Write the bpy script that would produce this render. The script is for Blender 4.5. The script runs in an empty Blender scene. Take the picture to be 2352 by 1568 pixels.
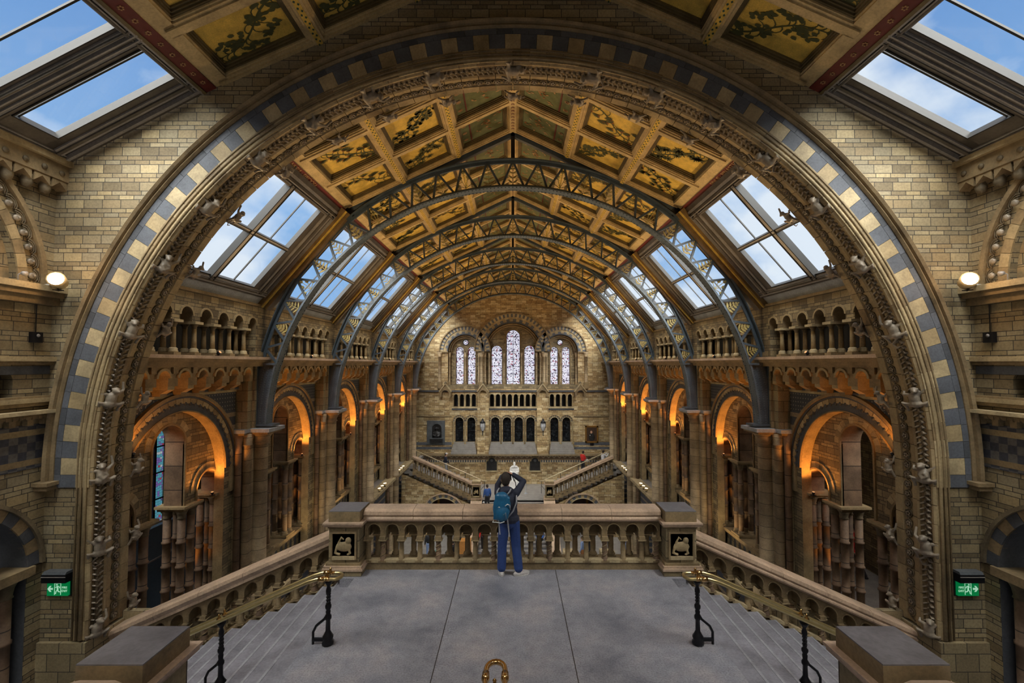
import bpy, math, random
from math import pi, sin, cos, tan, atan2, sqrt, floor
from mathutils import Vector, Matrix

sc = bpy.context.scene
COL = sc.collection
random.seed(7)

# ------------------------------------------------------------------ camera
CAMZ = 3.78
cam_d = bpy.data.cameras.new('camera')
cam = bpy.data.objects.new('camera', cam_d)
COL.objects.link(cam)
cam.location = (0, 0, CAMZ)
cam.rotation_euler = (math.radians(90 + 2.15), 0, 0)
cam_d.sensor_width = 36
cam_d.lens = 1050 / 2352 * 36
cam_d.shift_x = -2 / 2352
cam_d.shift_y = 11.6 / 2352
cam_d.clip_start = 0.05
cam_d.clip_end = 500
sc.camera = cam

# ------------------------------------------------------------------ render look
sc.view_settings.view_transform = 'Standard'
sc.view_settings.look = 'None'
sc.view_settings.gamma = 1
sc.view_settings.exposure = 0.15
sc.view_settings.use_curve_mapping = False
sc.cycles.max_bounces = 5
sc.cycles.diffuse_bounces = 2
sc.cycles.sample_clamp_indirect = 4
sc.cycles.use_denoising = True

# ------------------------------------------------------------------ sky
world = bpy.data.worlds.new('sky')
sc.world = world
world.use_nodes = True
wt = world.node_tree
wt.nodes.clear()
def wn(t, **k):
    n = wt.nodes.new(t)
    for a, b in k.items():
        setattr(n, a, b)
    return n
_tc = wn('ShaderNodeTexCoord')
_mp = wn('ShaderNodeMapping')
_mp.inputs['Scale'].default_value = (1.0, 1.0, 1.6)
_mp.inputs['Location'].default_value = (0.35, 0.1, 0.0)
_no = wn('ShaderNodeTexNoise')
_no.inputs['Scale'].default_value = 2.6
_no.inputs['Detail'].default_value = 8
_no.inputs['Roughness'].default_value = 0.52
_rp = wn('ShaderNodeValToRGB')
_rp.color_ramp.elements[0].position = 0.47
_rp.color_ramp.elements[1].position = 0.60
_sx = wn('ShaderNodeSeparateXYZ')
_rz = wn('ShaderNodeValToRGB')
_rz.color_ramp.elements[0].position = 0.30
_rz.color_ramp.elements[0].color = (0.28, 0.48, 0.78, 1)
_rz.color_ramp.elements[1].position = 0.72
_rz.color_ramp.elements[1].color = (0.055, 0.19, 0.52, 1)
_mx = wn('ShaderNodeMix', data_type='RGBA')
_mx.inputs[7].default_value = (0.80, 0.85, 0.92, 1)
_bg = wn('ShaderNodeBackground')
_bg.inputs['Strength'].default_value = 1.0
_wo = wn('ShaderNodeOutputWorld')
L = wt.links.new
_ma = wn('ShaderNodeMath', operation='MULTIPLY_ADD'); _ma.inputs[1].default_value = -0.16
_mb = wn('ShaderNodeMath', operation='ADD'); _mb.inputs[1].default_value = 0.085
L(_tc.outputs['Generated'], _mp.inputs[0]); L(_mp.outputs[0], _no.inputs['Vector']); L(_sx.outputs['Z'], _ma.inputs[0]); L(_no.outputs['Fac'], _ma.inputs[2]); L(_ma.outputs[0], _mb.inputs[0]); L(_mb.outputs[0], _rp.inputs[0])
L(_tc.outputs['Generated'], _sx.inputs[0]); L(_sx.outputs['Z'], _rz.inputs[0])
L(_rp.outputs[0], _mx.inputs[0]); L(_rz.outputs[0], _mx.inputs[6]); L(_mx.outputs[2], _bg.inputs[0]); L(_bg.outputs[0], _wo.inputs[0])

# ------------------------------------------------------------------ daylight (hazy sun high above the roof, very soft)
def sun(name, rot, energy, angle, col):
    d = bpy.data.lights.new(name, 'SUN')
    d.energy = energy; d.angle = math.radians(angle); d.color = col
    o = bpy.data.objects.new(name, d)
    COL.objects.link(o)
    o.rotation_euler = [math.radians(a) for a in rot]
    return o
sun('sun', (38, 0, 0), 38.0, 95, (1.0, 0.94, 0.85))

# ------------------------------------------------------------------ main dimensions
ZC = 1.84          # springing height of all great arches
XS = 8.2           # side wall of the near bay
YF = 8.1           # face of the wall with the great arch
RI = 7.4           # reveal radius of the great arch
YB = 8.95          # back of the great arch
TY = [13.7 + 5.27 * i for i in range(5)]   # iron trusses
YE = 38.0          # end wall
FL1 = -3.4         # first floor galleries
FLG = -8.6         # ground floor
DL = -6.0          # statue landing at the far end
XW = 8.0           # lower hall wall face
RIDGE = 10.86; JX = 4.96; JZ = 8.50; BX = 7.52; BZ = 5.54
RZ2 = 11.25; JX2 = 5.28; JZ2 = 8.84; BX2 = 7.95; BZ2 = 7.42

# ------------------------------------------------------------------ materials
def nt(name):
    m = bpy.data.materials.new(name)
    m.use_nodes = True
    t = m.node_tree
    return m, t, t.nodes['Principled BSDF']
def _ramp(t, stops, interp='LINEAR'):
    r = t.nodes.new('ShaderNodeValToRGB')
    r.color_ramp.interpolation = interp
    e = r.color_ramp.elements
    while len(e) > 1: e.remove(e[-1])
    e[0].position = stops[0][0]; e[0].color = (*stops[0][1], 1)
    for p, c in stops[1:]:
        x = e.new(p); x.color = (*c, 1)
    return r
def _math(t, op, a, b=None, c=None):
    n = t.nodes.new('ShaderNodeMath'); n.operation = op
    for i, v in enumerate((a, b, c)):
        if v is None: continue
        if isinstance(v, (int, float)): n.inputs[i].default_value = v
        else: t.links.new(v, n.inputs[i])
    return n.outputs[0]
def _mix(t, fac, a, b, blend='MIX'):
    n = t.nodes.new('ShaderNodeMix'); n.data_type = 'RGBA'; n.blend_type = blend
    for i, v in ((0, fac), (6, a), (7, b)):
        if isinstance(v, (int, float)): n.inputs[i].default_value = v
        elif isinstance(v, tuple): n.inputs[i].default_value = (*v, 1)
        else: t.links.new(v, n.inputs[i])
    return n.outputs[2]
def _noise(t, scale, detail=4, vec=None, rough=0.55):
    n = t.nodes.new('ShaderNodeTexNoise')
    n.inputs['Scale'].default_value = scale; n.inputs['Detail'].default_value = detail
    n.inputs['Roughness'].default_value = rough
    if vec is None:
        g = t.nodes.new('ShaderNodeNewGeometry'); vec = g.outputs['Position']
    t.links.new(vec, n.inputs['Vector'])
    return n.outputs['Fac']
def _bump(t, b, h, strength=0.4, dist=0.01):
    n = t.nodes.new('ShaderNodeBump')
    n.inputs['Strength'].default_value = strength; n.inputs['Distance'].default_value = dist
    t.links.new(h, n.inputs['Height']); t.links.new(n.outputs[0], b.inputs['Normal'])

def mat_stone(name, col, var=0.35, rough=0.7, scale=3.0, joint=None, metal=0.0, bump=0.25):
    """plain stone with mottling; joint = spacing of dark horizontal joints"""
    m, t, b = nt(name)
    n1 = _noise(t, scale, 6)
    n2 = _noise(t, scale * 9, 4)
    r = _ramp(t, [(0.3, tuple(c * (1 - var) for c in col)), (0.5, col), (0.72, tuple(min(1, c * (1 + var)) for c in col))])
    t.links.new(n1, r.inputs[0])
    s = _ramp(t, [(0.3, (0.6, 0.6, 0.6)), (0.6, (1, 1, 1))])
    t.links.new(n2, s.inputs[0])
    c = _mix(t, 0.6, r.outputs[0], s.outputs[0], 'MULTIPLY')
    h = n2
    if joint:
        g = t.nodes.new('ShaderNodeNewGeometry'); sx = t.nodes.new('ShaderNodeSeparateXYZ')
        t.links.new(g.outputs['Position'], sx.inputs[0])
        f = _math(t, 'FRACT', _math(t, 'DIVIDE', sx.outputs['Z'], joint))
        k = _math(t, 'GREATER_THAN', f, 0.035)
        idx = _math(t, 'FLOOR', _math(t, 'DIVIDE', sx.outputs['Z'], joint))
        wn_ = t.nodes.new('ShaderNodeTexWhiteNoise'); wn_.noise_dimensions = '1D'
        t.links.new(idx, wn_.inputs['W'])
        v = _math(t, 'MULTIPLY_ADD', wn_.outputs['Value'], 0.5, 0.7)
        cc = t.nodes.new('ShaderNodeCombineXYZ')
        for i in range(3): t.links.new(v, cc.inputs[i])
        c = _mix(t, 1.0, c, cc.outputs[0], 'MULTIPLY')
        c = _mix(t, k, tuple(x * 0.12 for x in col), c)
        h = _math(t, 'ADD', _math(t, 'MULTIPLY', n2, 0.3), k)
    t.links.new(c, b.inputs['Base Color'])
    b.inputs['Roughness'].default_value = rough
    b.inputs['Metallic'].default_value = metal
    if bump: _bump(t, b, h, bump, 0.01)
    return m

def mat_brick(name, stops, mortar=(0.03, 0.025, 0.02), bw=0.34, rh=0.15, mixed=True, ms=0.006, stain=0.35, zoff=0.0, rough=0.75):
    m, t, b = nt(name)
    g = t.nodes.new('ShaderNodeNewGeometry')
    sp = t.nodes.new('ShaderNodeSeparateXYZ'); t.links.new(g.outputs['Position'], sp.inputs[0])
    sn = t.nodes.new('ShaderNodeSeparateXYZ'); t.links.new(g.outputs['True Normal'], sn.inputs[0])
    ax = _math(t, 'GREATER_THAN', _math(t, 'ABSOLUTE', sn.outputs['X']), 0.6)
    az = _math(t, 'GREATER_THAN', _math(t, 'ABSOLUTE', sn.outputs['Z']), 0.8)
    u = _math(t, 'ADD', _math(t, 'MULTIPLY', sp.outputs['Y'], ax), _math(t, 'MULTIPLY', sp.outputs['X'], _math(t, 'SUBTRACT', 1.0, ax)))
    zz = _math(t, 'ADD', sp.outputs['Z'], 60.0 + zoff)
    v = _math(t, 'ADD', _math(t, 'MULTIPLY', _math(t, 'ADD', sp.outputs['Y'], 40.0), az), _math(t, 'MULTIPLY', zz, _math(t, 'SUBTRACT', 1.0, az)))
    u = _math(t, 'ADD', u, 60.0)
    cx = t.nodes.new('ShaderNodeCombineXYZ'); t.links.new(u, cx.inputs[0]); t.links.new(v, cx.inputs[1])
    def br(w, h):
        n = t.nodes.new('ShaderNodeTexBrick')
        n.inputs['Color1'].default_value = (0, 0, 0, 1); n.inputs['Color2'].default_value = (1, 1, 1, 1)
        n.inputs['Mortar'].default_value = (0.5, 0.5, 0.5, 1)
        n.inputs['Scale'].default_value = 1.0; n.inputs['Mortar Size'].default_value = ms
        n.inputs['Mortar Smooth'].default_value = 0.1; n.inputs['Bias'].default_value = 0.0
        n.inputs['Brick Width'].default_value = w; n.inputs['Row Height'].default_value = h
        t.links.new(cx.outputs[0], n.inputs['Vector'])
        return n
    A = br(bw, rh)
    colr, fac = A.outputs['Color'], A.outputs['Fac']
    if mixed:
        B = br(bw * 0.8, rh / 2)
        sel = _math(t, 'GREATER_THAN', _math(t, 'FRACT', _math(t, 'DIVIDE', v, rh * 2)), 0.5)
        colr = _mix(t, sel, colr, B.outputs['Color'])
        fm = t.nodes.new('ShaderNodeMix'); fm.data_type = 'FLOAT'
        t.links.new(sel, fm.inputs[0]); t.links.new(fac, fm.inputs[2]); t.links.new(B.outputs['Fac'], fm.inputs[3])
        fac = fm.outputs[0]
    r = _ramp(t, stops); t.links.new(colr, r.inputs[0])
    n2 = _noise(t, 28, 4); n1 = _noise(t, 0.9, 5)
    s2 = _ramp(t, [(0.3, (0.55, 0.55, 0.55)), (0.62, (1.1, 1.1, 1.1))]); t.links.new(n2, s2.inputs[0])
    s1 = _ramp(t, [(0.32, (1 - stain,) * 3), (0.6, (1, 1, 1))]); t.links.new(n1, s1.inputs[0])
    c = _mix(t, 0.55, r.outputs[0], s2.outputs[0], 'MULTIPLY')
    c = _mix(t, 1.0, c, s1.outputs[0], 'MULTIPLY')
    c = _mix(t, fac, c, mortar)
    t.links.new(c, b.inputs['Base Color'])
    b.inputs['Roughness'].default_value = rough
    h = _math(t, 'SUBTRACT', _math(t, 'MULTIPLY', n2, 0.25), fac)
    _bump(t, b, h, 0.6, 0.012)
    return m

def mat_flat(name, col, rough=0.5, metal=0.0, emit=None, estr=1.0, alpha=None, coat=0.0):
    m, t, b = nt(name)
    if name.startswith('cloth'):
        n = _noise(t, 60, 3); r = _ramp(t, [(0.3, tuple(c * 0.7 for c in col)), (0.7, col)]); t.links.new(n, r.inputs[0])
        t.links.new(r.outputs[0], b.inputs['Base Color'])
    else:
        n = _noise(t, 14, 4); r = _ramp(t, [(0.25, tuple(c * 0.78 for c in col)), (0.65, col)]); t.links.new(n, r.inputs[0])
        t.links.new(r.outputs[0], b.inputs['Base Color'])
    b.inputs['Roughness'].default_value = rough; b.inputs['Metallic'].default_value = metal
    if coat: b.inputs['Coat Weight'].default_value = coat
    if emit:
        b.inputs['Emission Color'].default_value = (*emit, 1); b.inputs['Emission Strength'].default_value = estr
    return m

M = {}
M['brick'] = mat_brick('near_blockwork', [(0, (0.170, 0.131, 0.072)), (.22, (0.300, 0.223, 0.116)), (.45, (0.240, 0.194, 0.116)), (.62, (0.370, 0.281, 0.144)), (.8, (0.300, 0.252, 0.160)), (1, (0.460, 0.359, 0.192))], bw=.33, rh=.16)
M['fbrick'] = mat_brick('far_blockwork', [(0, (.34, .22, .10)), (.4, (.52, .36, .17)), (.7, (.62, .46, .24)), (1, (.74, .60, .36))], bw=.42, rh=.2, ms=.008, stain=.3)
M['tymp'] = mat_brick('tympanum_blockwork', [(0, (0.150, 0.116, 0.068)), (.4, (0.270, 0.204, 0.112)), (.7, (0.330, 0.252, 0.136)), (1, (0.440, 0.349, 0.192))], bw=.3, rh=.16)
M['dress'] = mat_brick('dressed_stone', [(0, (0.220, 0.170, 0.092)), (.5, (0.310, 0.242, 0.136)), (1, (0.380, 0.301, 0.168))], bw=.4, rh=.3, mixed=False)
M['tan'] = mat_stone('tan_terracotta', (0.360, 0.272, 0.144), .3)
M['tan2'] = mat_stone('pale_terracotta', (0.440, 0.349, 0.200), .3)
M['tan3'] = mat_stone('brown_terracotta', (0.250, 0.179, 0.092), .35)
M['grey'] = mat_stone('blue_grey_terracotta', (.105, .115, .135), .25)
M['grey2'] = mat_stone('dark_grey_terracotta', (.07, .077, .09), .25)
M['col'] = mat_stone('column_terracotta', (.40, .30, .18), .3, joint=.33)
M['colr'] = mat_stone('red_brown_column_terracotta', (.22, .14, .085), .4, joint=.6)
M['carve'] = mat_stone('carved_terracotta', (0.150, 0.116, 0.068), .45, bump=.6)
M['monkey'] = mat_stone('figure_terracotta', (.26, .215, .16), .4, rough=.45)
M['joint'] = mat_flat('dark_mortar', (.02, .017, .013), .9)
M['iron'] = mat_stone('blue_grey_painted_iron', (.065, .088, .112), .25, rough=.42, bump=.1)
M['rivet'] = mat_stone('riveted_iron_plate', (.10, .13, .16), .25, rough=.42, bump=.1)
M['gild'] = mat_flat('gilded_leaf', (.50, .41, .15), .5)
M['rib'] = mat_stone('ceiling_rib_paint', (.56, .42, .21), .25, rough=.5, bump=.05)
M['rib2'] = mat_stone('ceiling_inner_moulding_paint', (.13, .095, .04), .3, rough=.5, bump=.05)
M['panel'] = mat_stone('gold_panel_paint', (.68, .46, .09), .25, rough=.5, scale=6, bump=.05)
M['pgreen'] = mat_stone('green_panel_paint', (.12, .14, .06), .3, rough=.5, scale=6, bump=.05)
M['leaf'] = mat_flat('painted_leaf', (.07, .075, .025), .6)
M['leaf2'] = mat_flat('painted_fruit', (.28, .09, .02), .6)
M['pdot'] = mat_flat('painted_green_diamond', (.03, .07, .05), .6)
M['red'] = mat_flat('maroon_band_paint', (.13, .02, .015), .5)
M['letter'] = mat_flat('gilt_lettering', (.42, .25, .12), .5)
M['frame'] = mat_stone('skylight_frame_paint', (.30, .28, .265), .2, rough=.4, bump=.08)
M['frame2'] = mat_stone('skylight_dark_moulding', (.10, .085, .07), .3, rough=.4, bump=.05)
M['apron'] = mat_stone('lead_apron', (.33, .35, .38), .25, rough=.45)
M['rafter'] = mat_stone('varnished_rafter', (.22, .14, .06), .3, rough=.4)
M['marble'] = mat_flat('white_marble', (.85, .83, .80), .35)
M['bronze'] = mat_stone('dark_bronze', (.035, .035, .036), .4, rough=.4, metal=.4)
M['slate'] = mat_stone('slate_surround', (.09, .10, .11), .25, rough=.5)
M['black'] = mat_flat('black_iron', (.018, .018, .022), .35, .5)
M['brass'] = mat_flat('polished_brass', (.80, .52, .22), .22, 1.0)
M['brasst'] = mat_flat('tarnished_brass_rail', (.62, .50, .24), .3, .9)
M['gframe'] = mat_flat('gilt_frame', (.45, .25, .07), .35, .8)
M['canvas'] = mat_flat('dark_canvas', (.06, .03, .015), .5)
M['skin'] = mat_flat('skin', (.55, .30, .20), .5)
M['hair'] = mat_flat('cloth_dark_hair', (.03, .02, .014), .7)
M['white'] = mat_flat('white_paint', (.75, .75, .73), .5)
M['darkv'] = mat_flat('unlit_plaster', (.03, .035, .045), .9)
M['bluewall'] = mat_flat('blue_screen_paint', (.10, .17, .27), .6)
M['orange'] = mat_flat('orange_display_panel', (.50, .22, .05), .6)
M['tread'] = mat_stone('step_stone', (.24, .235, .265), .3, rough=.42)
M['wfloor'] = mat_stone('gallery_floor_stone', (.30, .28, .26), .2, rough=.4)
M['capblack'] = mat_stone('newel_cap_stone', (.15, .14, .15), .35, rough=.34, scale=2.2)
M['edge_light'] = mat_stone('painted_bright_step_edge', (.34, .335, .365), .25, rough=.35)  # lighter tone, a highlight painted along the tread edges
M['corner_shade'] = mat_flat('painted_step_corner_shade', (.035, .035, .045), .7)  # dark tone, shade painted into the inner tread corners
M['pane_edging'] = mat_flat('black_pane_edging', (.012, .011, .010), .6)  # near-black tone put in to keep sunlit frame edges dark
M['coping'] = mat_stone('worn_coping_terracotta', (.50, .36, .25), .25, rough=.4)

def mat_glass():
    m = bpy.data.materials.new('window_glass'); m.use_nodes = True
    t = m.node_tree; t.nodes.clear()
    o = t.nodes.new('ShaderNodeOutputMaterial'); tr = t.nodes.new('ShaderNodeBsdfTransparent')
    gl = t.nodes.new('ShaderNodeBsdfGlossy'); gl.inputs['Roughness'].default_value = .05
    tr.inputs[0].default_value = (.94, .97, .99, 1)
    n = t.nodes.new('ShaderNodeTexNoise'); n.inputs['Scale'].default_value = 1.3
    mx = t.nodes.new('ShaderNodeMixShader')
    k = _math(t, 'MULTIPLY_ADD', n.outputs['Fac'], 0.04, 0.02)
    t.links.new(k, mx.inputs[0]); t.links.new(tr.outputs[0], mx.inputs[1]); t.links.new(gl.outputs[0], mx.inputs[2]); t.links.new(mx.outputs[0], o.inputs[0])
    return m
M['glass'] = mat_glass()

def mat_floor():
    """large worn flagstones"""
    m, t, b = nt('landing_flagstone')
    g = t.nodes.new('ShaderNodeNewGeometry'); sp = t.nodes.new('ShaderNodeSeparateXYZ'); t.links.new(g.outputs['Position'], sp.inputs[0])
    jx = None
    for x in (-.98, .78):
        d = _math(t, 'LESS_THAN', _math(t, 'ABSOLUTE', _math(t, 'SUBTRACT', sp.outputs['X'], x)), .006)
        jx = d if jx is None else _math(t, 'MAXIMUM', jx, d)
    for y in (5.35,):
        d = _math(t, 'LESS_THAN', _math(t, 'ABSOLUTE', _math(t, 'SUBTRACT', sp.outputs['Y'], y)), .004)
        jx = _math(t, 'MAXIMUM', jx, d)
    n1 = _noise(t, 1.1, 6, rough=.6); n2 = _noise(t, 45, 5, rough=.7); n3 = _noise(t, 7, 5)
    r = _ramp(t, [(.32, (.19, .195, .23)), (.5, (.30, .30, .335)), (.68, (.40, .37, .38))]); t.links.new(n1, r.inputs[0])
    s = _ramp(t, [(.35, (.5, .5, .5)), (.55, (1, 1, 1)), (.7, (1.15, 1.12, 1.1))]); t.links.new(n2, s.inputs[0])
    s3 = _ramp(t, [(.3, (.75, .75, .78)), (.6, (1, 1, 1))]); t.links.new(n3, s3.inputs[0])
    c = _mix(t, .8, r.outputs[0], s.outputs[0], 'MULTIPLY'); c = _mix(t, .8, c, s3.outputs[0], 'MULTIPLY')
    c = _mix(t, jx, c, (.03, .028, .026))
    t.links.new(c, b.inputs['Base Color'])
    rr = _math(t, 'MULTIPLY_ADD', n1, .3, .24); t.links.new(rr, b.inputs['Roughness'])
    _bump(t, b, _math(t, 'SUBTRACT', n2, jx), .25, .006)
    return m
M['floor'] = mat_floor()

def mat_pattern(name, kind):
    """inlaid friezes: 'zig' zigzag, 'dots' square dots, 'chk' chequer tiles, 'diaper' small pale dots on grey, 'stripe' banding"""
    m, t, b = nt(name)
    g = t.nodes.new('ShaderNodeNewGeometry')
    sp = t.nodes.new('ShaderNodeSeparateXYZ'); t.links.new(g.outputs['Position'], sp.inputs[0])
    sn = t.nodes.new('ShaderNodeSeparateXYZ'); t.links.new(g.outputs['True Normal'], sn.inputs[0])
    ax = _math(t, 'GREATER_THAN', _math(t, 'ABSOLUTE', sn.outputs['X']), 0.6)
    u = _math(t, 'ADD', _math(t, 'MULTIPLY', sp.outputs['Y'], ax), _math(t, 'MULTIPLY', sp.outputs['X'], _math(t, 'SUBTRACT', 1.0, ax)))
    u = _math(t, 'ADD', u, 60); z = _math(t, 'ADD', sp.outputs['Z'], 60)
    gr, cr = (.10, .11, .13), (.62, .52, .36)
    n = _noise(t, 20, 4); sh = _ramp(t, [(.3, (.6, .6, .6)), (.6, (1, 1, 1))]); t.links.new(n, sh.inputs[0])
    if kind == 'zig':
        p = .44
        w = _math(t, 'PINGPONG', u, p / 2)
        k = _math(t, 'SUBTRACT', _math(t, 'ADD', sp.outputs['Z'], 3.98), _math(t, 'MULTIPLY', w, .75))
        f = _math(t, 'MULTIPLY', _math(t, 'GREATER_THAN', k, .05), _math(t, 'LESS_THAN', k, .17))
        c = _mix(t, f, (.26, .17, .10), cr)
    elif kind == 'dots':
        a = _math(t, 'LESS_THAN', _math(t, 'FRACT', _math(t, 'DIVIDE', u, .2)), .5)
        c = _mix(t, a, gr, cr)
    elif kind == 'diaper':
        a = _math(t, 'LESS_THAN', _math(t, 'FRACT', _math(t, 'DIVIDE', u, .11)), .3)
        q = _math(t, 'LESS_THAN', _math(t, 'FRACT', _math(t, 'DIVIDE', z, .11)), .3)
        c = _mix(t, _math(t, 'MULTIPLY', a, q), (.045, .052, .066), (.26, .25, .23))
    elif kind == 'chk':
        ck = t.nodes.new('ShaderNodeTexChecker'); ck.inputs['Scale'].default_value = 1 / .14
        cx = t.nodes.new('ShaderNodeCombineXYZ'); t.links.new(u, cx.inputs[0]); t.links.new(z, cx.inputs[1]); cx.inputs[2].default_value = .5
        t.links.new(cx.outputs[0], ck.inputs['Vector'])
        c = _mix(t, ck.outputs['Fac'], (.05, .055, .075), (.13, .125, .12))
    elif kind == 'tiles':
        ck = t.nodes.new('ShaderNodeTexChecker'); ck.inputs['Scale'].default_value = 1 / .45
        t.links.new(g.outputs['Position'], ck.inputs['Vector'])
        c = _mix(t, ck.outputs['Fac'], (.05, .05, .055), (.33, .32, .30))
    else:
        f = _math(t, 'FRACT', _math(t, 'DIVIDE', z, .36))
        a = _math(t, 'LESS_THAN', f, .33)
        c = _mix(t, a, (.06, .068, .088), (.28, .22, .15))
    c = _mix(t, .8, c, sh.outputs[0], 'MULTIPLY')
    t.links.new(c, b.inputs['Base Color']); b.inputs['Roughness'].default_value = .65
    _bump(t, b, n, .2, .006)
    return m
M['brassfar'] = mat_flat('pale_brass_rail', (.62, .52, .33), .35, .3)
M['brownpanel'] = mat_stone('brown_marble_panel', (.13, .085, .085), .2)
M['lantern'] = mat_flat('lantern_glass', (.55, .56, .58), .15)
for k_ in ('zig', 'dots', 'diaper', 'chk', 'stripe', 'tiles'):
    M[k_] = mat_pattern(k_ + '_inlay', k_)

def mat_stained(name, lit, dens=7.0, tint=((.82, .82, .92), (.70, .64, .80), (.45, .05, .06), (.08, .05, .10))):
    """leaded coloured glass with daylight shining through"""
    m, t, b = nt(name)
    g = t.nodes.new('ShaderNodeNewGeometry')
    vo = t.nodes.new('ShaderNodeTexVoronoi'); vo.inputs['Scale'].default_value = dens; vo.distance = 'CHEBYCHEV'
    vo.inputs['Randomness'].default_value = .45
    ve = t.nodes.new('ShaderNodeTexVoronoi'); ve.feature = 'DISTANCE_TO_EDGE'; ve.inputs['Scale'].default_value = dens; ve.inputs['Randomness'].default_value = .45
    t.links.new(g.outputs['Position'], vo.inputs['Vector']); t.links.new(g.outputs['Position'], ve.inputs['Vector'])
    sx = t.nodes.new('ShaderNodeSeparateXYZ'); t.links.new(vo.outputs['Color'], sx.inputs[0])
    r = _ramp(t, [(0, tint[0]), (.60, tint[0]), (.61, tint[1]), (.84, tint[1]), (.85, tint[3]), (.95, tint[2])], 'CONSTANT')
    t.links.new(sx.outputs[0], r.inputs[0])
    e = _math(t, 'GREATER_THAN', ve.outputs['Distance'], .045)
    c = _mix(t, e, (.02, .015, .02), r.outputs[0])
    t.links.new(c, b.inputs['Emission Color']); b.inputs['Emission Strength'].default_value = lit
    c2 = _mix(t, .9, c, (.05, .05, .05)); t.links.new(c2, b.inputs['Base Color'])
    b.inputs['Roughness'].default_value = .2
    return m
M['stain'] = mat_stained('daylit_leaded_glass', 1.0, 11.0, ((.80, .80, .92), (.60, .58, .74), (.35, .08, .12), (.05, .03, .08)))
M['stain2'] = mat_stained('coloured_leaded_glass', .38, 11, ((.15, .55, .70), (.30, .20, .60), (.70, .08, .15), (.75, .85, .9)))
def mat_dimglass():
    m, t, b = nt('dark_doorway_glass')
    n = _noise(t, 6, 4); r = _ramp(t, [(.5, (.01, .012, .015)), (.75, (.05, .055, .06))]); t.links.new(n, r.inputs[0])
    t.links.new(r.outputs[0], b.inputs['Base Color']); b.inputs['Roughness'].default_value = .08
    return m
M['dglass'] = mat_dimglass()

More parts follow.
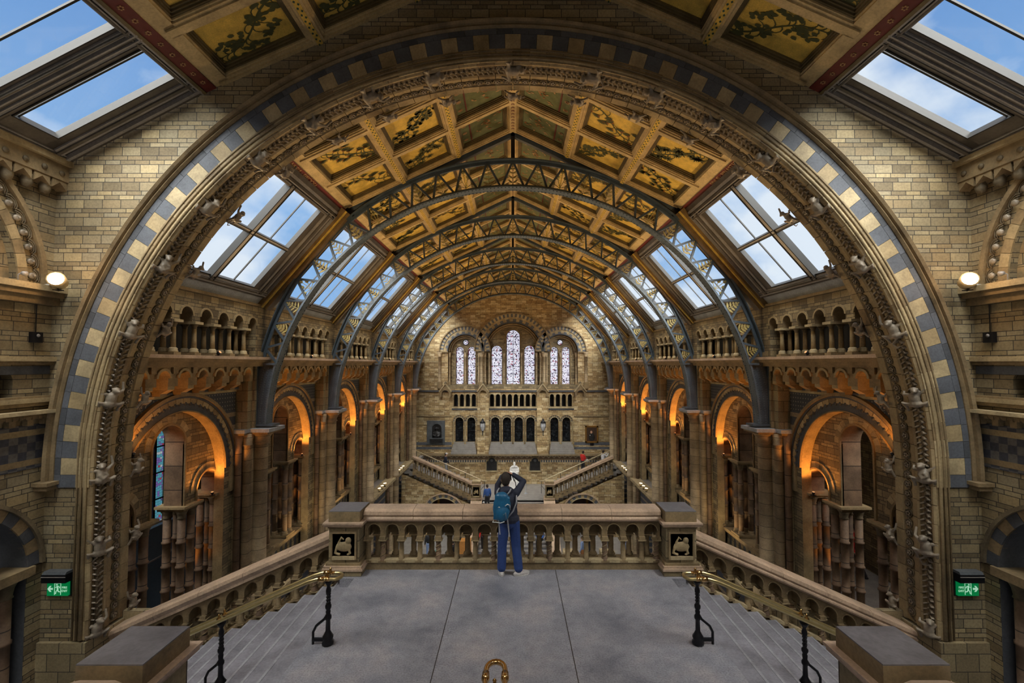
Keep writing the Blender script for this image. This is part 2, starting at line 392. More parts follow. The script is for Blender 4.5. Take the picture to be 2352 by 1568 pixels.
# ------------------------------------------------------------------ mesh helpers
class MB:
    def __init__(s):
        s.v = []; s.f = []; s.m = []; s.mats = []; s.sm = []
    def mi(s, mat):
        if mat not in s.mats: s.mats.append(mat)
        return s.mats.index(mat)
    def add(s, vs, fs, mat, smooth=False):
        o = len(s.v); s.v.extend([tuple(p) for p in vs]); k = s.mi(mat)
        for f in fs:
            s.f.append([o + i for i in f]); s.m.append(k); s.sm.append(smooth)
        return s
    def box(s, x0, x1, y0, y1, z0, z1, mat):
        vs = [(x, y, z) for z in (z0, z1) for y in (y0, y1) for x in (x0, x1)]
        return s.add(vs, [(0, 2, 3, 1), (4, 5, 7, 6), (0, 1, 5, 4), (2, 6, 7, 3), (0, 4, 6, 2), (1, 3, 7, 5)], mat)
    def cbox(s, c, d, mat, M4=None):
        vs = [Vector((c[0] + a * d[0] / 2, c[1] + b * d[1] / 2, c[2] + e * d[2] / 2)) for e in (-1, 1) for b in (-1, 1) for a in (-1, 1)]
        if M4: vs = [M4 @ v for v in vs]
        return s.add(vs, [(0, 2, 3, 1), (4, 5, 7, 6), (0, 1, 5, 4), (2, 6, 7, 3), (0, 4, 6, 2), (1, 3, 7, 5)], mat)
    def bar(s, p, q, w, h, mat, up=(0, 0, 1)):
        """rectangular bar from p to q"""
        p = Vector(p); q = Vector(q); d = (q - p); l = d.length
        if l < 1e-6: return s
        d.normalize(); u = Vector(up); a = d.cross(u)
        if a.length < 1e-4: a = d.cross(Vector((1, 0, 0)))
        a.normalize(); b = a.cross(d)
        vs = []
        for e in (p, q):
            for i, j in ((-1, -1), (1, -1), (1, 1), (-1, 1)):
                vs.append(e + a * (i * w / 2) + b * (j * h / 2))
        return s.add(vs, [(3, 2, 1, 0), (4, 5, 6, 7), (0, 1, 5, 4), (1, 2, 6, 5), (2, 3, 7, 6), (3, 0, 4, 7)], mat)
    def lathe(s, prof, c, mat, n=12, smooth=True, axis='z', sx=1, sy=1):
        """prof: (r, h) list"""
        vs = []; fs = []
        for r, h in prof:
            for i in range(n):
                a = 2 * pi * i / n
                if axis == 'z': vs.append((c[0] + r * cos(a) * sx, c[1] + r * sin(a) * sy, c[2] + h))
                elif axis == 'y': vs.append((c[0] + r * cos(a), c[1] + h, c[2] + r * sin(a)))
                else: vs.append((c[0] + h, c[1] + r * cos(a), c[2] + r * sin(a)))
        for k in range(len(prof) - 1):
            for i in range(n):
                j = (i + 1) % n
                fs.append((k * n + i, k * n + j, (k + 1) * n + j, (k + 1) * n + i))
        fs.append(tuple(range(n))[::-1]); fs.append(tuple((len(prof) - 1) * n + i for i in range(n)))
        return s.add(vs, fs, mat, smooth)
    def tube(s, pts, r, mat, n=8, smooth=True, closed=False):
        pts = [Vector(p) for p in pts]; N = len(pts)
        rr = r if isinstance(r, (list, tuple)) else [r] * N
        vs = []; prev = None
        for i, p in enumerate(pts):
            a = pts[(i - 1) % N] if (i or closed) else p; b = pts[(i + 1) % N] if (i < N - 1 or closed) else p
            d = (b - a)
            if d.length < 1e-9: d = Vector((0, 0, 1))
            d.normalize()
            if prev is None:
                x = d.orthogonal().normalized()
            else:
                x = (prev - d * prev.dot(d))
                x = x.normalized() if x.length > 1e-6 else d.orthogonal().normalized()
            prev = x; y = d.cross(x)
            for k in range(n):
                t = 2 * pi * k / n
                vs.append(p + (x * cos(t) + y * sin(t)) * rr[i])
        fs = []
        for i in range(N if closed else N - 1):
            j = (i + 1) % N
            for k in range(n):
                l = (k + 1) % n
                fs.append((i * n + k, i * n + l, j * n + l, j * n + k))
        if not closed:
            fs.append(tuple(range(n))[::-1]); fs.append(tuple((N - 1) * n + k for k in range(n)))
        return s.add(vs, fs, mat, smooth)
    def ell(s, c, r, mat, n=10, m=7, M4=None):
        vs = []; fs = []
        for j in range(m + 1):
            ph = -pi / 2 + pi * j / m
            for i in range(n):
                a = 2 * pi * i / n
                v = Vector((r[0] * cos(ph) * cos(a), r[1] * cos(ph) * sin(a), r[2] * sin(ph)))
                if M4: v = M4 @ v
                vs.append((c[0] + v.x, c[1] + v.y, c[2] + v.z))
        for j in range(m):
            for i in range(n):
                k = (i + 1) % n
                fs.append((j * n + i, j * n + k, (j + 1) * n + k, (j + 1) * n + i))
        return s.add(vs, fs, mat, True)
    def sweep(s, prof, path, mat, closed_prof=True, smooth=False):
        """prof: list of (a, b); path: list of (origin, A, B) frames; quads between"""
        n = len(prof); vs = []; fs = []
        for o, A, B in path:
            for a, b in prof:
                vs.append((o[0] + A[0] * a + B[0] * b, o[1] + A[1] * a + B[1] * b, o[2] + A[2] * a + B[2] * b))
        for i in range(len(path) - 1):
            for k in range(n if closed_prof else n - 1):
                l = (k + 1) % n
                fs.append((i * n + k, (i + 1) * n + k, (i + 1) * n + l, i * n + l))
        if closed_prof:
            fs.append(tuple(range(n))); fs.append(tuple((len(path) - 1) * n + k for k in range(n))[::-1])
        return s.add(vs, fs, mat, smooth)
    def prism(s, poly, place, d0, d1, mat):
        """poly 2D points, place(a, b, d) -> xyz"""
        n = len(poly)
        vs = [place(a, b, d0) for a, b in poly] + [place(a, b, d1) for a, b in poly]
        fs = [tuple(range(n))[::-1], tuple(range(n, 2 * n))] + [(i, (i + 1) % n, n + (i + 1) % n, n + i) for i in range(n)]
        return s.add(vs, fs, mat)
    def wall(s, place, u0, u1, z0, z1, ops, d0, d1, mat, soff=None, seg=12, shear=None, top=None):
        """wall slab between depths d0 (front) and d1 (back) with round-headed openings ops = [(uc, half, zspring, zbottom)]"""
        soff = soff or mat
        us = {u0, u1}
        for uc, h, zs, zb in ops:
            for i in range(seg + 1):
                us.add(round(uc - h * cos(pi * i / seg), 6))
        if top:
            for i in range(1, 24): us.add(u0 + (u1 - u0) * i / 24)
        us = sorted(u for u in us if u0 - 1e-6 <= u <= u1 + 1e-6)
        sh = shear or (lambda u: 0.0)
        tp = top or (lambda u: z1)
        def quad(a, za0, za1, b, zb0, zb1):
            vs = [place(a, za0, d0), place(b, zb0, d0), place(b, zb1, d0), place(a, za1, d0)]
            s.add(vs, [(0, 1, 2, 3)], mat)
            vs = [place(a, za0, d1), place(b, zb0, d1), place(b, zb1, d1), place(a, za1, d1)]
            s.add(vs, [(3, 2, 1, 0)], mat)
        for a, b in zip(us, us[1:]):
            if b - a < 1e-6: continue
            m = (a + b) / 2; hit = None
            for o in ops:
                if abs(m - o[0]) < o[1]: hit = o
            if hit is None:
                quad(a, z0 + sh(a), tp(a) + sh(a), b, z0 + sh(b), tp(b) + sh(b))
            else:
                uc, h, zs, zb = hit
                fa = zs + sqrt(max(0, h * h - (a - uc) ** 2)); fb = zs + sqrt(max(0, h * h - (b - uc) ** 2))
                if fa >= tp(a) - 1e-5 and fb >= tp(b) - 1e-5: continue
                fa = min(fa, tp(a)); fb = min(fb, tp(b)); fa = max(fa, z0); fb = max(fb, z0)
                quad(a, fa + sh(a), tp(a) + sh(a), b, fb + sh(b), tp(b) + sh(b))
                s.add([place(a, fa + sh(a), d0), place(b, fb + sh(b), d0), place(b, fb + sh(b), d1), place(a, fa + sh(a), d1)], [(0, 1, 2, 3)], soff)
                if zb > z0 + 1e-4:
                    quad(a, z0 + sh(a), zb + sh(a), b, z0 + sh(b), zb + sh(b))
                    s.add([place(a, zb + sh(a), d0), place(b, zb + sh(b), d0), place(b, zb + sh(b), d1), place(a, zb + sh(a), d1)], [(3, 2, 1, 0)], soff)
        for uc, h, zs, zb in ops:
            for e in (-1, 1):
                u = uc + e * h
                if not (u0 - 1e-6 <= u <= u1 + 1e-6): continue
                s.add([place(u, zb + sh(u), d0), place(u, zs + sh(u), d0), place(u, zs + sh(u), d1), place(u, zb + sh(u), d1)], [(0, 1, 2, 3)], soff)
        for u in (u0, u1):
            s.add([place(u, z0 + sh(u), d0), place(u, tp(u) + sh(u), d0), place(u, tp(u) + sh(u), d1), place(u, z0 + sh(u), d1)], [(0, 1, 2, 3)], mat)
        s.add([place(u0, tp(u0) + sh(u0), d0), place(u1, tp(u1) + sh(u1), d0), place(u1, tp(u1) + sh(u1), d1), place(u0, tp(u0) + sh(u0), d1)], [(0, 1, 2, 3)], mat) if not top else None
        return s
    def archband(s, place, uc, zc, r0, r1, d0, d1, mats, a0=0.0, a1=pi, n=24, gap=0.0, stilt=0.0):
        """ring of voussoirs; mats cycled"""
        for i in range(n):
            t0 = a0 + (a1 - a0) * i / n; t1 = a0 + (a1 - a0) * (i + 1) / n
            t0 += gap; t1 -= gap
            k = 3 if (r1 * (t1 - t0) > .2) else 1
            mt = mats[i % len(mats)]
            for q in range(k):
                ta = t0 + (t1 - t0) * q / k; tb = t0 + (t1 - t0) * (q + 1) / k
                pts = [(uc + r0 * cos(ta), zc + r0 * sin(ta)), (uc + r0 * cos(tb), zc + r0 * sin(tb)), (uc + r1 * cos(tb), zc + r1 * sin(tb)), (uc + r1 * cos(ta), zc + r1 * sin(ta))]
                s.prism(pts, place, d0, d1, mt)
        if stilt:
            for e in (-1, 1):
                a, b = uc + e * r0, uc + e * r1
                s.prism([(a, zc - stilt), (b, zc - stilt), (b, zc), (a, zc)], place, d0, d1, mats[0])
        return s
    def xform(s, fn):
        s.v = [tuple(fn(Vector(p))) for p in s.v]; return s
    def mesh(s, name):
        me = bpy.data.meshes.new(name)
        me.from_pydata(s.v, [], s.f)
        for m in s.mats: me.materials.append(M[m])
        me.polygons.foreach_set('material_index', s.m)
        me.polygons.foreach_set('use_smooth', s.sm)
        me.update()
        return me
    def build(s, name, parent=None, world=True, label=None, cat=None, kind=None, group=None, loc=None):
        if parent is not None and world:
            o = wloc(parent)
            s.v = [(p[0] - o[0], p[1] - o[1], p[2] - o[2]) for p in s.v]
        elif parent is None and loc is not None and world:
            s.v = [(p[0] - loc[0], p[1] - loc[1], p[2] - loc[2]) for p in s.v]
        ob = bpy.data.objects.new(name, s.mesh(name)); COL.objects.link(ob)
        if parent is not None: ob.parent = parent
        if loc is not None: ob.location = loc
        tag(ob, label, cat, kind, group)
        return ob

def wloc(o):
    v = Vector((0, 0, 0))
    while o is not None:
        v += o.location; o = o.parent
    return v
def tag(ob, label=None, cat=None, kind=None, group=None):
    for k, v in (('label', label), ('category', cat), ('kind', kind), ('group', group)):
        if v: ob[k] = v
    return ob
def thing(name, label, cat, loc=(0, 0, 0), group=None, kind=None, rotz=0):
    o = bpy.data.objects.new(name, None); COL.objects.link(o)
    o.empty_display_size = .2; o.location = loc; o.rotation_euler = (0, 0, rotz)
    return tag(o, label, cat, kind, group)
KIDS = {}
def kids(o):
    return [c for c in bpy.data.objects if c.parent is o]
def proto(o):
    """remember the child tree of a finished thing"""
    def tree(x): return [(c, tree(c)) for c in kids(x)]
    KIDS[o.name] = tree(o); return o
def dup(root, loc, rotz=None, label=None, group=None, scale=None):
    r = root.copy(); COL.objects.link(r); r.location = loc
    if rotz is not None: r.rotation_euler = (0, 0, rotz)
    if scale is not None: r.scale = scale
    if label: r['label'] = label
    if group: r['group'] = group
    def rec(lst, par):
        for c, sub in lst:
            n = c.copy(); COL.objects.link(n); n.parent = par
            rec(sub, n)
    rec(KIDS.get(root.name, []), r)
    return r
ORD = ['first', 'second', 'third', 'fourth', 'fifth', 'sixth', 'seventh', 'eighth', 'ninth', 'tenth', 'eleventh', 'twelfth', 'thirteenth', 'fourteenth', 'fifteenth', 'sixteenth', 'seventeenth']
SN = {-1: 'left', 1: 'right'}
def blob(name, build, voxel, mat, parent=None, loc=None, smooth=2, **tg):
    """one continuous mesh from overlapping rough pieces"""
    mb = MB(); build(mb)
    me = mb.mesh(name)
    ob = bpy.data.objects.new(name, me); COL.objects.link(ob)
    r = ob.modifiers.new('r', 'REMESH'); r.mode = 'VOXEL'; r.voxel_size = voxel; r.use_smooth_shade = True
    if smooth:
        sm = ob.modifiers.new('s', 'SMOOTH'); sm.factor = .5; sm.iterations = smooth
    dg = bpy.context.evaluated_depsgraph_get(); dg.update()
    me2 = bpy.data.meshes.new_from_object(ob.evaluated_get(dg))
    ob.modifiers.clear(); ob.data = me2; me2.name = name
    me2.materials.clear(); me2.materials.append(M[mat])
    if parent is not None: ob.parent = parent
    if loc is not None: ob.location = loc
    tag(ob, tg.get('label'), tg.get('cat'), tg.get('kind'), tg.get('group'))
    return ob
def lamp(name, kind, loc, energy, col, size=.15, rot=None, spot=None, parent=None, to=None):
    d = bpy.data.lights.new(name, kind); d.energy = energy; d.color = col
    if kind == 'AREA': d.size = size
    else: d.shadow_soft_size = size
    if spot: d.spot_size = math.radians(spot); d.spot_blend = .6
    o = bpy.data.objects.new(name, d); COL.objects.link(o)
    if parent is not None:
        o.parent = parent; o.location = Vector(loc) - wloc(parent)
    else: o.location = loc
    if to is not None:
        o.rotation_euler = (Vector(to) - Vector(loc)).to_track_quat('-Z', 'Y').to_euler()
    return o
# ================================================================== planes of the roof
class Plane:
    """sloping roof plane from (xa, za) down to (xb, zb) on side s; n = distance inwards"""
    def __init__(self, s, xa, za, xb, zb):
        self.s = s; self.xa = xa; self.za = za
        dx, dz = xb - xa, zb - za
        self.L = sqrt(dx * dx + dz * dz); self.d = (dx / self.L, dz / self.L)
    def P(self, t, y, n=0.0):
        return (self.s * (self.xa + self.d[0] * t + self.d[1] * n), y, self.za + self.d[1] * t - self.d[0] * n)
    def box(self, mb, t0, t1, y0, y1, n0, n1, mat):
        vs = [self.P(t, y, n) for n in (n0, n1) for y in (y0, y1) for t in (t0, t1)]
        mb.add(vs, [(0, 2, 3, 1), (4, 5, 7, 6), (0, 1, 5, 4), (2, 6, 7, 3), (0, 4, 6, 2), (1, 3, 7, 5)], mat)
    def mat4(self, t, y, n):
        x = Vector((self.s * self.d[0], 0, self.d[1])); z = Vector((self.s * self.d[1], 0, -self.d[0])); yv = z.cross(x)
        m = Matrix((x, yv, z)).transposed().to_4x4()
        m.translation = Vector(self.P(t, y, n)); return m

def leaf(mb, x, y, a, l, w, z, mat):
    c, s_ = cos(a), sin(a)
    pts = [(0, 0), (.3 * l, .5 * w), (.65 * l, .42 * w), (l, 0), (.65 * l, -.42 * w), (.3 * l, -.5 * w)]
    mb.add([(x + c * p - s_ * q, y + s_ * p + c * q, z) for p, q in pts], [(0, 1, 2, 3, 4, 5)], mat)
def stroke(mb, pts, w, z, mat):
    vs = []; fs = []
    for i, (x, y) in enumerate(pts):
        a = pts[max(0, i - 1)]; b = pts[min(len(pts) - 1, i + 1)]
        d = Vector((b[0] - a[0], b[1] - a[1])); d.normalize()
        ww = w * (1 - .6 * i / len(pts))
        vs += [(x - d.y * ww, y + d.x * ww, z), (x + d.y * ww, y - d.x * ww, z)]
    for i in range(len(pts) - 1): fs.append((2 * i, 2 * i + 2, 2 * i + 3, 2 * i + 1))
    mb.add(vs, fs, mat)

def panel_mesh(name, w, h, style, seed):
    """painted ceiling panel: local x = down the slope (w), y = along the roof (h)"""
    rnd = random.Random(seed)
    mb = MB(); Z = .012
    base = 'pgreen' if style == 'green' else 'panel'
    mb.box(-w / 2, w / 2, -h / 2, h / 2, -.02, 0, base)
    def inside(x, y): return abs(x) < w / 2 - .09 and abs(y) < h / 2 - .07
    def put(x, y, a, l, ww, mat):
        if inside(x, y) and inside(x + l * cos(a), y + l * sin(a)): leaf(mb, x, y, a, l, ww, Z, mat)
    if style == 'green':
        for k in (.0, .06):
            q, r = w / 2 - .08 - k, h / 2 - .08 - k
            for a, b in (((-q, -r), (q, -r)), ((q, -r), (q, r)), ((q, r), (-q, r)), ((-q, r), (-q, -r))):
                stroke(mb, [a, b], .012, .006 + k * .05, 'letter' if k else 'red')
        stroke(mb, [(w / 2 - .42, -h / 2 + .1), (w / 2 - .42, h / 2 - .1)], .02, Z, 'red')
        for e in (-1, 0, 1):
            for k in range(8):
                a = k * pi / 4; leaf(mb, w / 2 - .27 , e * h * .27, a, .075, .04, Z, 'letter')
        cx = -.16
        for k in range(26):
            a = rnd.uniform(0, 2 * pi); r = rnd.uniform(.03, .33)
            x, y = cx + r * cos(a) * w * .8, r * sin(a) * h * 1.1
            if x < w / 2 - .5: put(x, y, rnd.uniform(0, 6.28), rnd.uniform(.07, .13), .045, 'letter' if k % 3 else 'leaf2')
        return mb.mesh(name)
    # main branch
    y0 = rnd.choice((-1, 1)) * h * .3
    pts = []
    for i in range(13):
        f = i / 12; pts.append((-w / 2 + .1 + f * (w - .2), y0 * cos(pi * f * 1.1) + .05 * sin(9 * f + seed)))
    stroke(mb, pts, .022, Z * .6, 'leaf')
    for i in range(1, 12):
        for sg in (-1, 1):
            if rnd.random() < .04: continue
            x, y = pts[i]; a = sg * rnd.uniform(.5, 1.2); l = rnd.uniform(.12, .34)
            tw = [(x + cos(a + sg * .25 * q) * l * q / 4, y + sin(a + sg * .25 * q) * l * q / 4) for q in range(5)]
            tw = [p for p in tw if inside(*p)]
            if len(tw) > 1: stroke(mb, tw, .012, Z * .8, 'leaf')
            if not tw: continue
            ex, ey = tw[-1]
            if style == 'finger':
                n = 9
                for k in range(n): put(ex, ey, 2 * pi * k / n + rnd.uniform(-.15, .15), rnd.uniform(.11, .17), .036, 'leaf')
                put(ex - .03, ey, 0, .07, .06, 'leaf2')
            elif style == 'round':
                for k in range(5): put(ex + rnd.uniform(-.08, .08), ey + rnd.uniform(-.08, .08), rnd.uniform(0, 6.28), .11, .085, 'leaf')
            else:
                for k in range(7): put(ex, ey, a + sg * 1.2 + (k - 3) * .28, .17, .03, 'leaf')
                put(ex, ey, a, .08, .07, 'leaf2')
    return mb.mesh(name)

def coffers(parent, plane, t_edges, y_edges, meshes, rib_w=.30):
    """ribs into a mesh under parent; painted panels as parts"""
    mb = MB()
    y0, y1 = y_edges[0], y_edges[-1]; T1 = t_edges[-1]
    plane.box(mb, 0, T1 + .12, y0, y1, -.42, -.14, 'rafter')
    for i, t in enumerate(t_edges):
        last = i == len(t_edges) - 1; first = i == 0
        a = 0 if first else t - rib_w / 2; b = t + (.10 if last else rib_w / 2)
        if last: a = t - .16
        plane.box(mb, max(0, a), b, y0, y1, -.14, .03, 'rib')
        if not last and not first:
            plane.box(mb, a + .05, b - .05, y0, y1, .03, .07, 'rib')
            plane.box(mb, a + .10, b - .10, y0, y1, .07, .09, 'panel')
            y = y0 + .1; k = 0
            while y < y1 - .08:
                e = .02 if k % 2 else -.02
                for dt in (-.022, .022):
                    c = t + dt; yy = y + (.0 if dt < 0 else .07)
                    vs = [plane.P(c - .022, yy, .092), plane.P(c, yy - .03, .092), plane.P(c + .022, yy, .092), plane.P(c, yy + .03, .092)]
                    mb.add(vs, [(0, 1, 2, 3)], 'pdot')
                y += .14; k += 1
        if first:
            plane.box(mb, 0, .14, y0, y1, .03, .07, 'rib')
            y = y0 + .08
            while y < y1 - .08:
                vs = [plane.P(.03, y, .072), plane.P(.06, y - .04, .072), plane.P(.09, y, .072), plane.P(.06, y + .04, .072)]
                mb.add(vs, [(0, 1, 2, 3)], 'red'); y += .16
    for y in y_edges:
        a, b = max(y0, y - .11), min(y1, y + .11)
        plane.box(mb, 0, T1, a, b, -.14, .03, 'rib')
        plane.box(mb, 0, T1, max(y0, y - .06), min(y1, y + .06), .03, .06, 'rib')
    # stepped dark inner mouldings round each panel
    for i in range(len(t_edges) - 1):
        a = t_edges[i] + (rib_w / 2 if i else .14); b = t_edges[i + 1] - (rib_w / 2 if i < len(t_edges) - 2 else .16)
        for j in range(len(y_edges) - 1):
            c = y_edges[j] + .11; d = y_edges[j + 1] - .11
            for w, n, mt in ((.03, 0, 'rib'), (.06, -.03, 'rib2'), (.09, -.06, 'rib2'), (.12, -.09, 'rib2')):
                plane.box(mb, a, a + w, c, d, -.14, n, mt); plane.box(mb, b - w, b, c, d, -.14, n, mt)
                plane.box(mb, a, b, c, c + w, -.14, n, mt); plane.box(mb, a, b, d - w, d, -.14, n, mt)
    ribs = mb.build('rib_framework', parent)
    return ribs
def coffer_panels(parent, plane, t_edges, y_edges, lib, offs=0):
    for i in range(len(t_edges) - 1):
        for j in range(len(y_edges) - 1):
            t = (t_edges[i] + t_edges[i + 1]) / 2; y = (y_edges[j] + y_edges[j + 1]) / 2
            me = lib['green'] if (i == 0) else lib['gold'][(offs + i + j * 2 + (3 if plane.s > 0 else 0)) % len(lib['gold'])]
            o = bpy.data.objects.new('painted_panel', me); COL.objects.link(o)
            o.parent = parent; m = plane.mat4(t, y, -.125)
            m.translation -= wloc(parent); o.matrix_local = m
            # keep the picture inside its own coffer
            o.scale = ((t_edges[i + 1] - t_edges[i]) / lib['w'], (y_edges[j + 1] - y_edges[j]) / lib['h'], 1)

GREEN = panel_mesh('painted_panel', 1.5, 1.5, 'green', 3)
GOLD = [panel_mesh('painted_panel', 1.5, 1.5, st, sd) for st, sd in (('finger', 1), ('comb', 5), ('finger', 8), ('round', 4), ('comb', 9))]
NGOLD = [panel_mesh('painted_panel', 1.5, 1.5, 'round', sd) for sd in (21, 22, 23)]

# ---- near ceiling (over the stair)
near_c = thing('ceiling', 'coffered painted ceiling above the landing, nearest the camera, in front of the great arch', 'ceiling', (0, 4, 8.6), kind='structure')
ye_n = [8.08 - 1.28 * i for i in range(10)][::-1]
for s in (-1, 1):
    pl = Plane(s, 0, RZ2, JX2, JZ2)
    te = [0, pl.L / 3, 2 * pl.L / 3, pl.L]
    coffers(near_c, pl, te, ye_n, None)
    coffer_panels(near_c, pl, te, ye_n[4:], {'green': GREEN, 'gold': NGOLD, 'w': 1.62, 'h': 1.72})
    # maroon edge band with small pale flowers
    mb = MB(); pl.box(mb, pl.L + .10, pl.L + .30, ye_n[0], 8.08, -.3, .05, 'red')
    pl.box(mb, pl.L + .30, pl.L + .36, ye_n[0], 8.08, -.3, .07, 'rib2')
    y = 4.0
    while y < 8.0:
        for k in range(6):
            a = k * pi / 3
            c = pl.P(pl.L + .2 + .03 * cos(a), y + .03 * sin(a), .055)
            mb.cbox(c, (.022, .022, .01), 'letter')
        y += .24
    mb.build('maroon_band', near_c)

# ---- hall ceiling
hall_c = thing('ceiling', 'gold painted coffered ceiling of the long hall beyond the great arch', 'ceiling', (0, 22, 8.4), kind='structure')
HY = [YB + (13.7 - YB - .12) * k / 3 for k in range(4)]
bays_y = [HY]
for i in range(4):
    a, b = TY[i] + .12, TY[i + 1] - .12
    bays_y.append([a + (b - a) * k / 3 for k in range(4)])
bays_y.append([TY[4] + .12, YE])
for bi, ys in enumerate(bays_y):
    for s in (-1, 1):
        pl = Plane(s, 0, RIDGE, JX, JZ)
        te = [0, pl.L / 3, 2 * pl.L / 3, pl.L]
        coffers(hall_c, pl, te, ys, None)
        coffer_panels(hall_c, pl, te, ys, {'green': GREEN, 'gold': GOLD, 'w': 1.62, 'h': 1.72}, bi)
for s in (-1, 1):
    pl = Plane(s, 0, RIDGE, JX, JZ); mb = MB()
    pl.box(mb, pl.L + .10, pl.L + .27, YB, YE, -.3, .05, 'red'); pl.box(mb, pl.L + .27, pl.L + .33, YB, YE, -.3, .06, 'rib')
    for y in TY: pl.box(mb, 0, pl.L + .3, y - .12, y + .12, -.4, -.02, 'rib2')
    for y in TY: pl.box(mb, 0, pl.L + .3, y - .07, y + .07, -.02, .16, 'iron')
    band = mb.build('maroon_band', hall_c)
# gilt lettering along the hall band (left side of the first bay)
def lettering(txt, parent, M4, size, mat='letter', name='lettering', depth=.004):
    cu = bpy.data.curves.new(name, 'FONT'); cu.body = txt; cu.size = size; cu.extrude = depth; cu.align_x = 'CENTER'; cu.align_y = 'CENTER'
    ob = bpy.data.objects.new(name, cu); COL.objects.link(ob)
    dg = bpy.context.evaluated_depsgraph_get(); dg.update()
    me = bpy.data.meshes.new_from_object(ob.evaluated_get(dg)); bpy.data.objects.remove(ob)
    me.materials.clear(); me.materials.append(M[mat])
    ob = bpy.data.objects.new(name, me); COL.objects.link(ob); ob.parent = parent
    m = M4.copy(); m.translation = m.translation - wloc(parent) if parent else m.translation
    ob.matrix_local = m
    return ob
pl = Plane(-1, 0, RIDGE, JX, JZ)
def band_matrix(pl, t, y):
    # text runs along -y/+y so that it reads from below
    zax = Vector((pl.s * pl.d[1], 0, -pl.d[0])); xax = Vector((0, 1, 0)) * 1.0
    yax = zax.cross(xax); m = Matrix((xax, yax, zax)).transposed().to_4x4(); m.translation = Vector(pl.P(t, y, .056)); return m
lettering('BANKSIA · SPECIOSA', hall_c, band_matrix(pl, pl.L + .185, 10.9), .17)
pr = Plane(1, 0, RIDGE, JX, JZ)
def band_matrix_r(pl, t, y):
    zax = Vector((pl.s * pl.d[1], 0, -pl.d[0])); xax = Vector((0, -1, 0))
    yax = zax.cross(xax); m = Matrix((xax, yax, zax)).transposed().to_4x4(); m.translation = Vector(pl.P(t, y, .056)); return m
lettering('PINUS · PINASTER', hall_c, band_matrix_r(pr, pr.L + .185, 10.9), .17)

# ================================================================== skylights
WN = [0]
def skylight(name, pl, y0, y1, t0, t1, cols, rows, label, endf=(.25, .25), heavy=(), thin=None, bot=.20):
    """frame with stepped mouldings, glazing bars and panes; one window"""
    WN[0] += 1
    w = thing('window_%d' % WN[0], label, 'skylight', pl.P((t0 + t1) / 2, (y0 + y1) / 2, 0), kind='structure')
    f = MB()
    a, b = y0 + endf[0], y1 - endf[1]
    # surround
    for (u0, u1, v0, v1) in ((t0, t0 + .16, y0, y1), (t1 - bot, t1, y0, y1), (t0, t1, y0, a), (t0, t1, b, y1)):
        pl.box(f, u0, u1, v0, v1, -.075, .0, 'frame2')
    g = .0
    for k, (ins, n, mt) in enumerate(((.0, .05, 'frame2'), (.035, .075, 'frame'), (.10, .045, 'frame'), (.125, .06, 'frame2'), (.15, .03, 'frame'))):
        wd = .028
        for (u0, u1, v0, v1) in ((t0 + ins, t0 + ins + wd, y0, y1), (t1 - ins - wd, t1 - ins, y0, y1)):
            pl.box(f, u0, u1, v0, v1, 0, n, mt)
        for (p, q, e) in ((y0, a, 1), (b, y1, -1)):
            W = (q - p) / .25
            v = p + ins * W if e > 0 else q - ins * W - wd * W
            pl.box(f, t0, t1, v, v + wd * W, 0, n, mt)
    pl.box(f, t0 - .24, t0 + .02, y0, y1, -.1, .0, 'frame2'); pl.box(f, t0 - .12, t0 - .04, y0, y1, 0, .03, 'frame')
    i0, i1 = t0 + .16, t1 - bot
    for (u0, u1, v0, v1) in ((i0, i0 + .02, a, b), (i1 - .02, i1, a, b), (i0, i1, a, a + .02), (i0, i1, b - .02, b)):
        pl.box(f, u0, u1, v0, v1, -.1, .02, 'pane_edging')  # black lips added to darken the sunlit inner frame edges
    f.build('skylight_frame', w)
    bars = MB()
    for c in range(1, cols):
        y = a + (b - a) * c / cols
        hv = c in heavy
        wd = .075 if hv else .016
        if thin: y = b - thin if c == 1 else a + thin
        pl.box(bars, t0 + .1, t1 - bot, y - wd, y + wd, -.08 if hv else -.06, .05 if hv else -.03, 'frame' if hv else 'pane_edging')
        if hv:
            pl.box(bars, t0 + .1, t1 - .1, y - wd - .02, y - wd + .012, -.1, .065, 'pane_edging'); pl.box(bars, t0 + .1, t1 - .1, y + wd - .012, y + wd + .02, -.1, .065, 'pane_edging')  # black strips darken the sunlit sides of the heavy bars
    for r in range(1, rows):
        t = t0 + .15 + (t1 - t0 - .3) * r / rows
        pl.box(bars, t - .04, t + .04, a, b, -.09, .04, 'frame')
        pl.box(bars, t + .03, t + .055, a, b, -.09, .05, 'pane_edging'); pl.box(bars, t - .055, t - .03, a, b, -.09, .05, 'pane_edging')
    bars.build('glazing_bars', w)
    gl = MB(); pl.box(gl, t0 + .1, t1 - bot + .1, a - .05, b + .05, -.075, -.068, 'glass'); gl.build('pane', w)
    return w
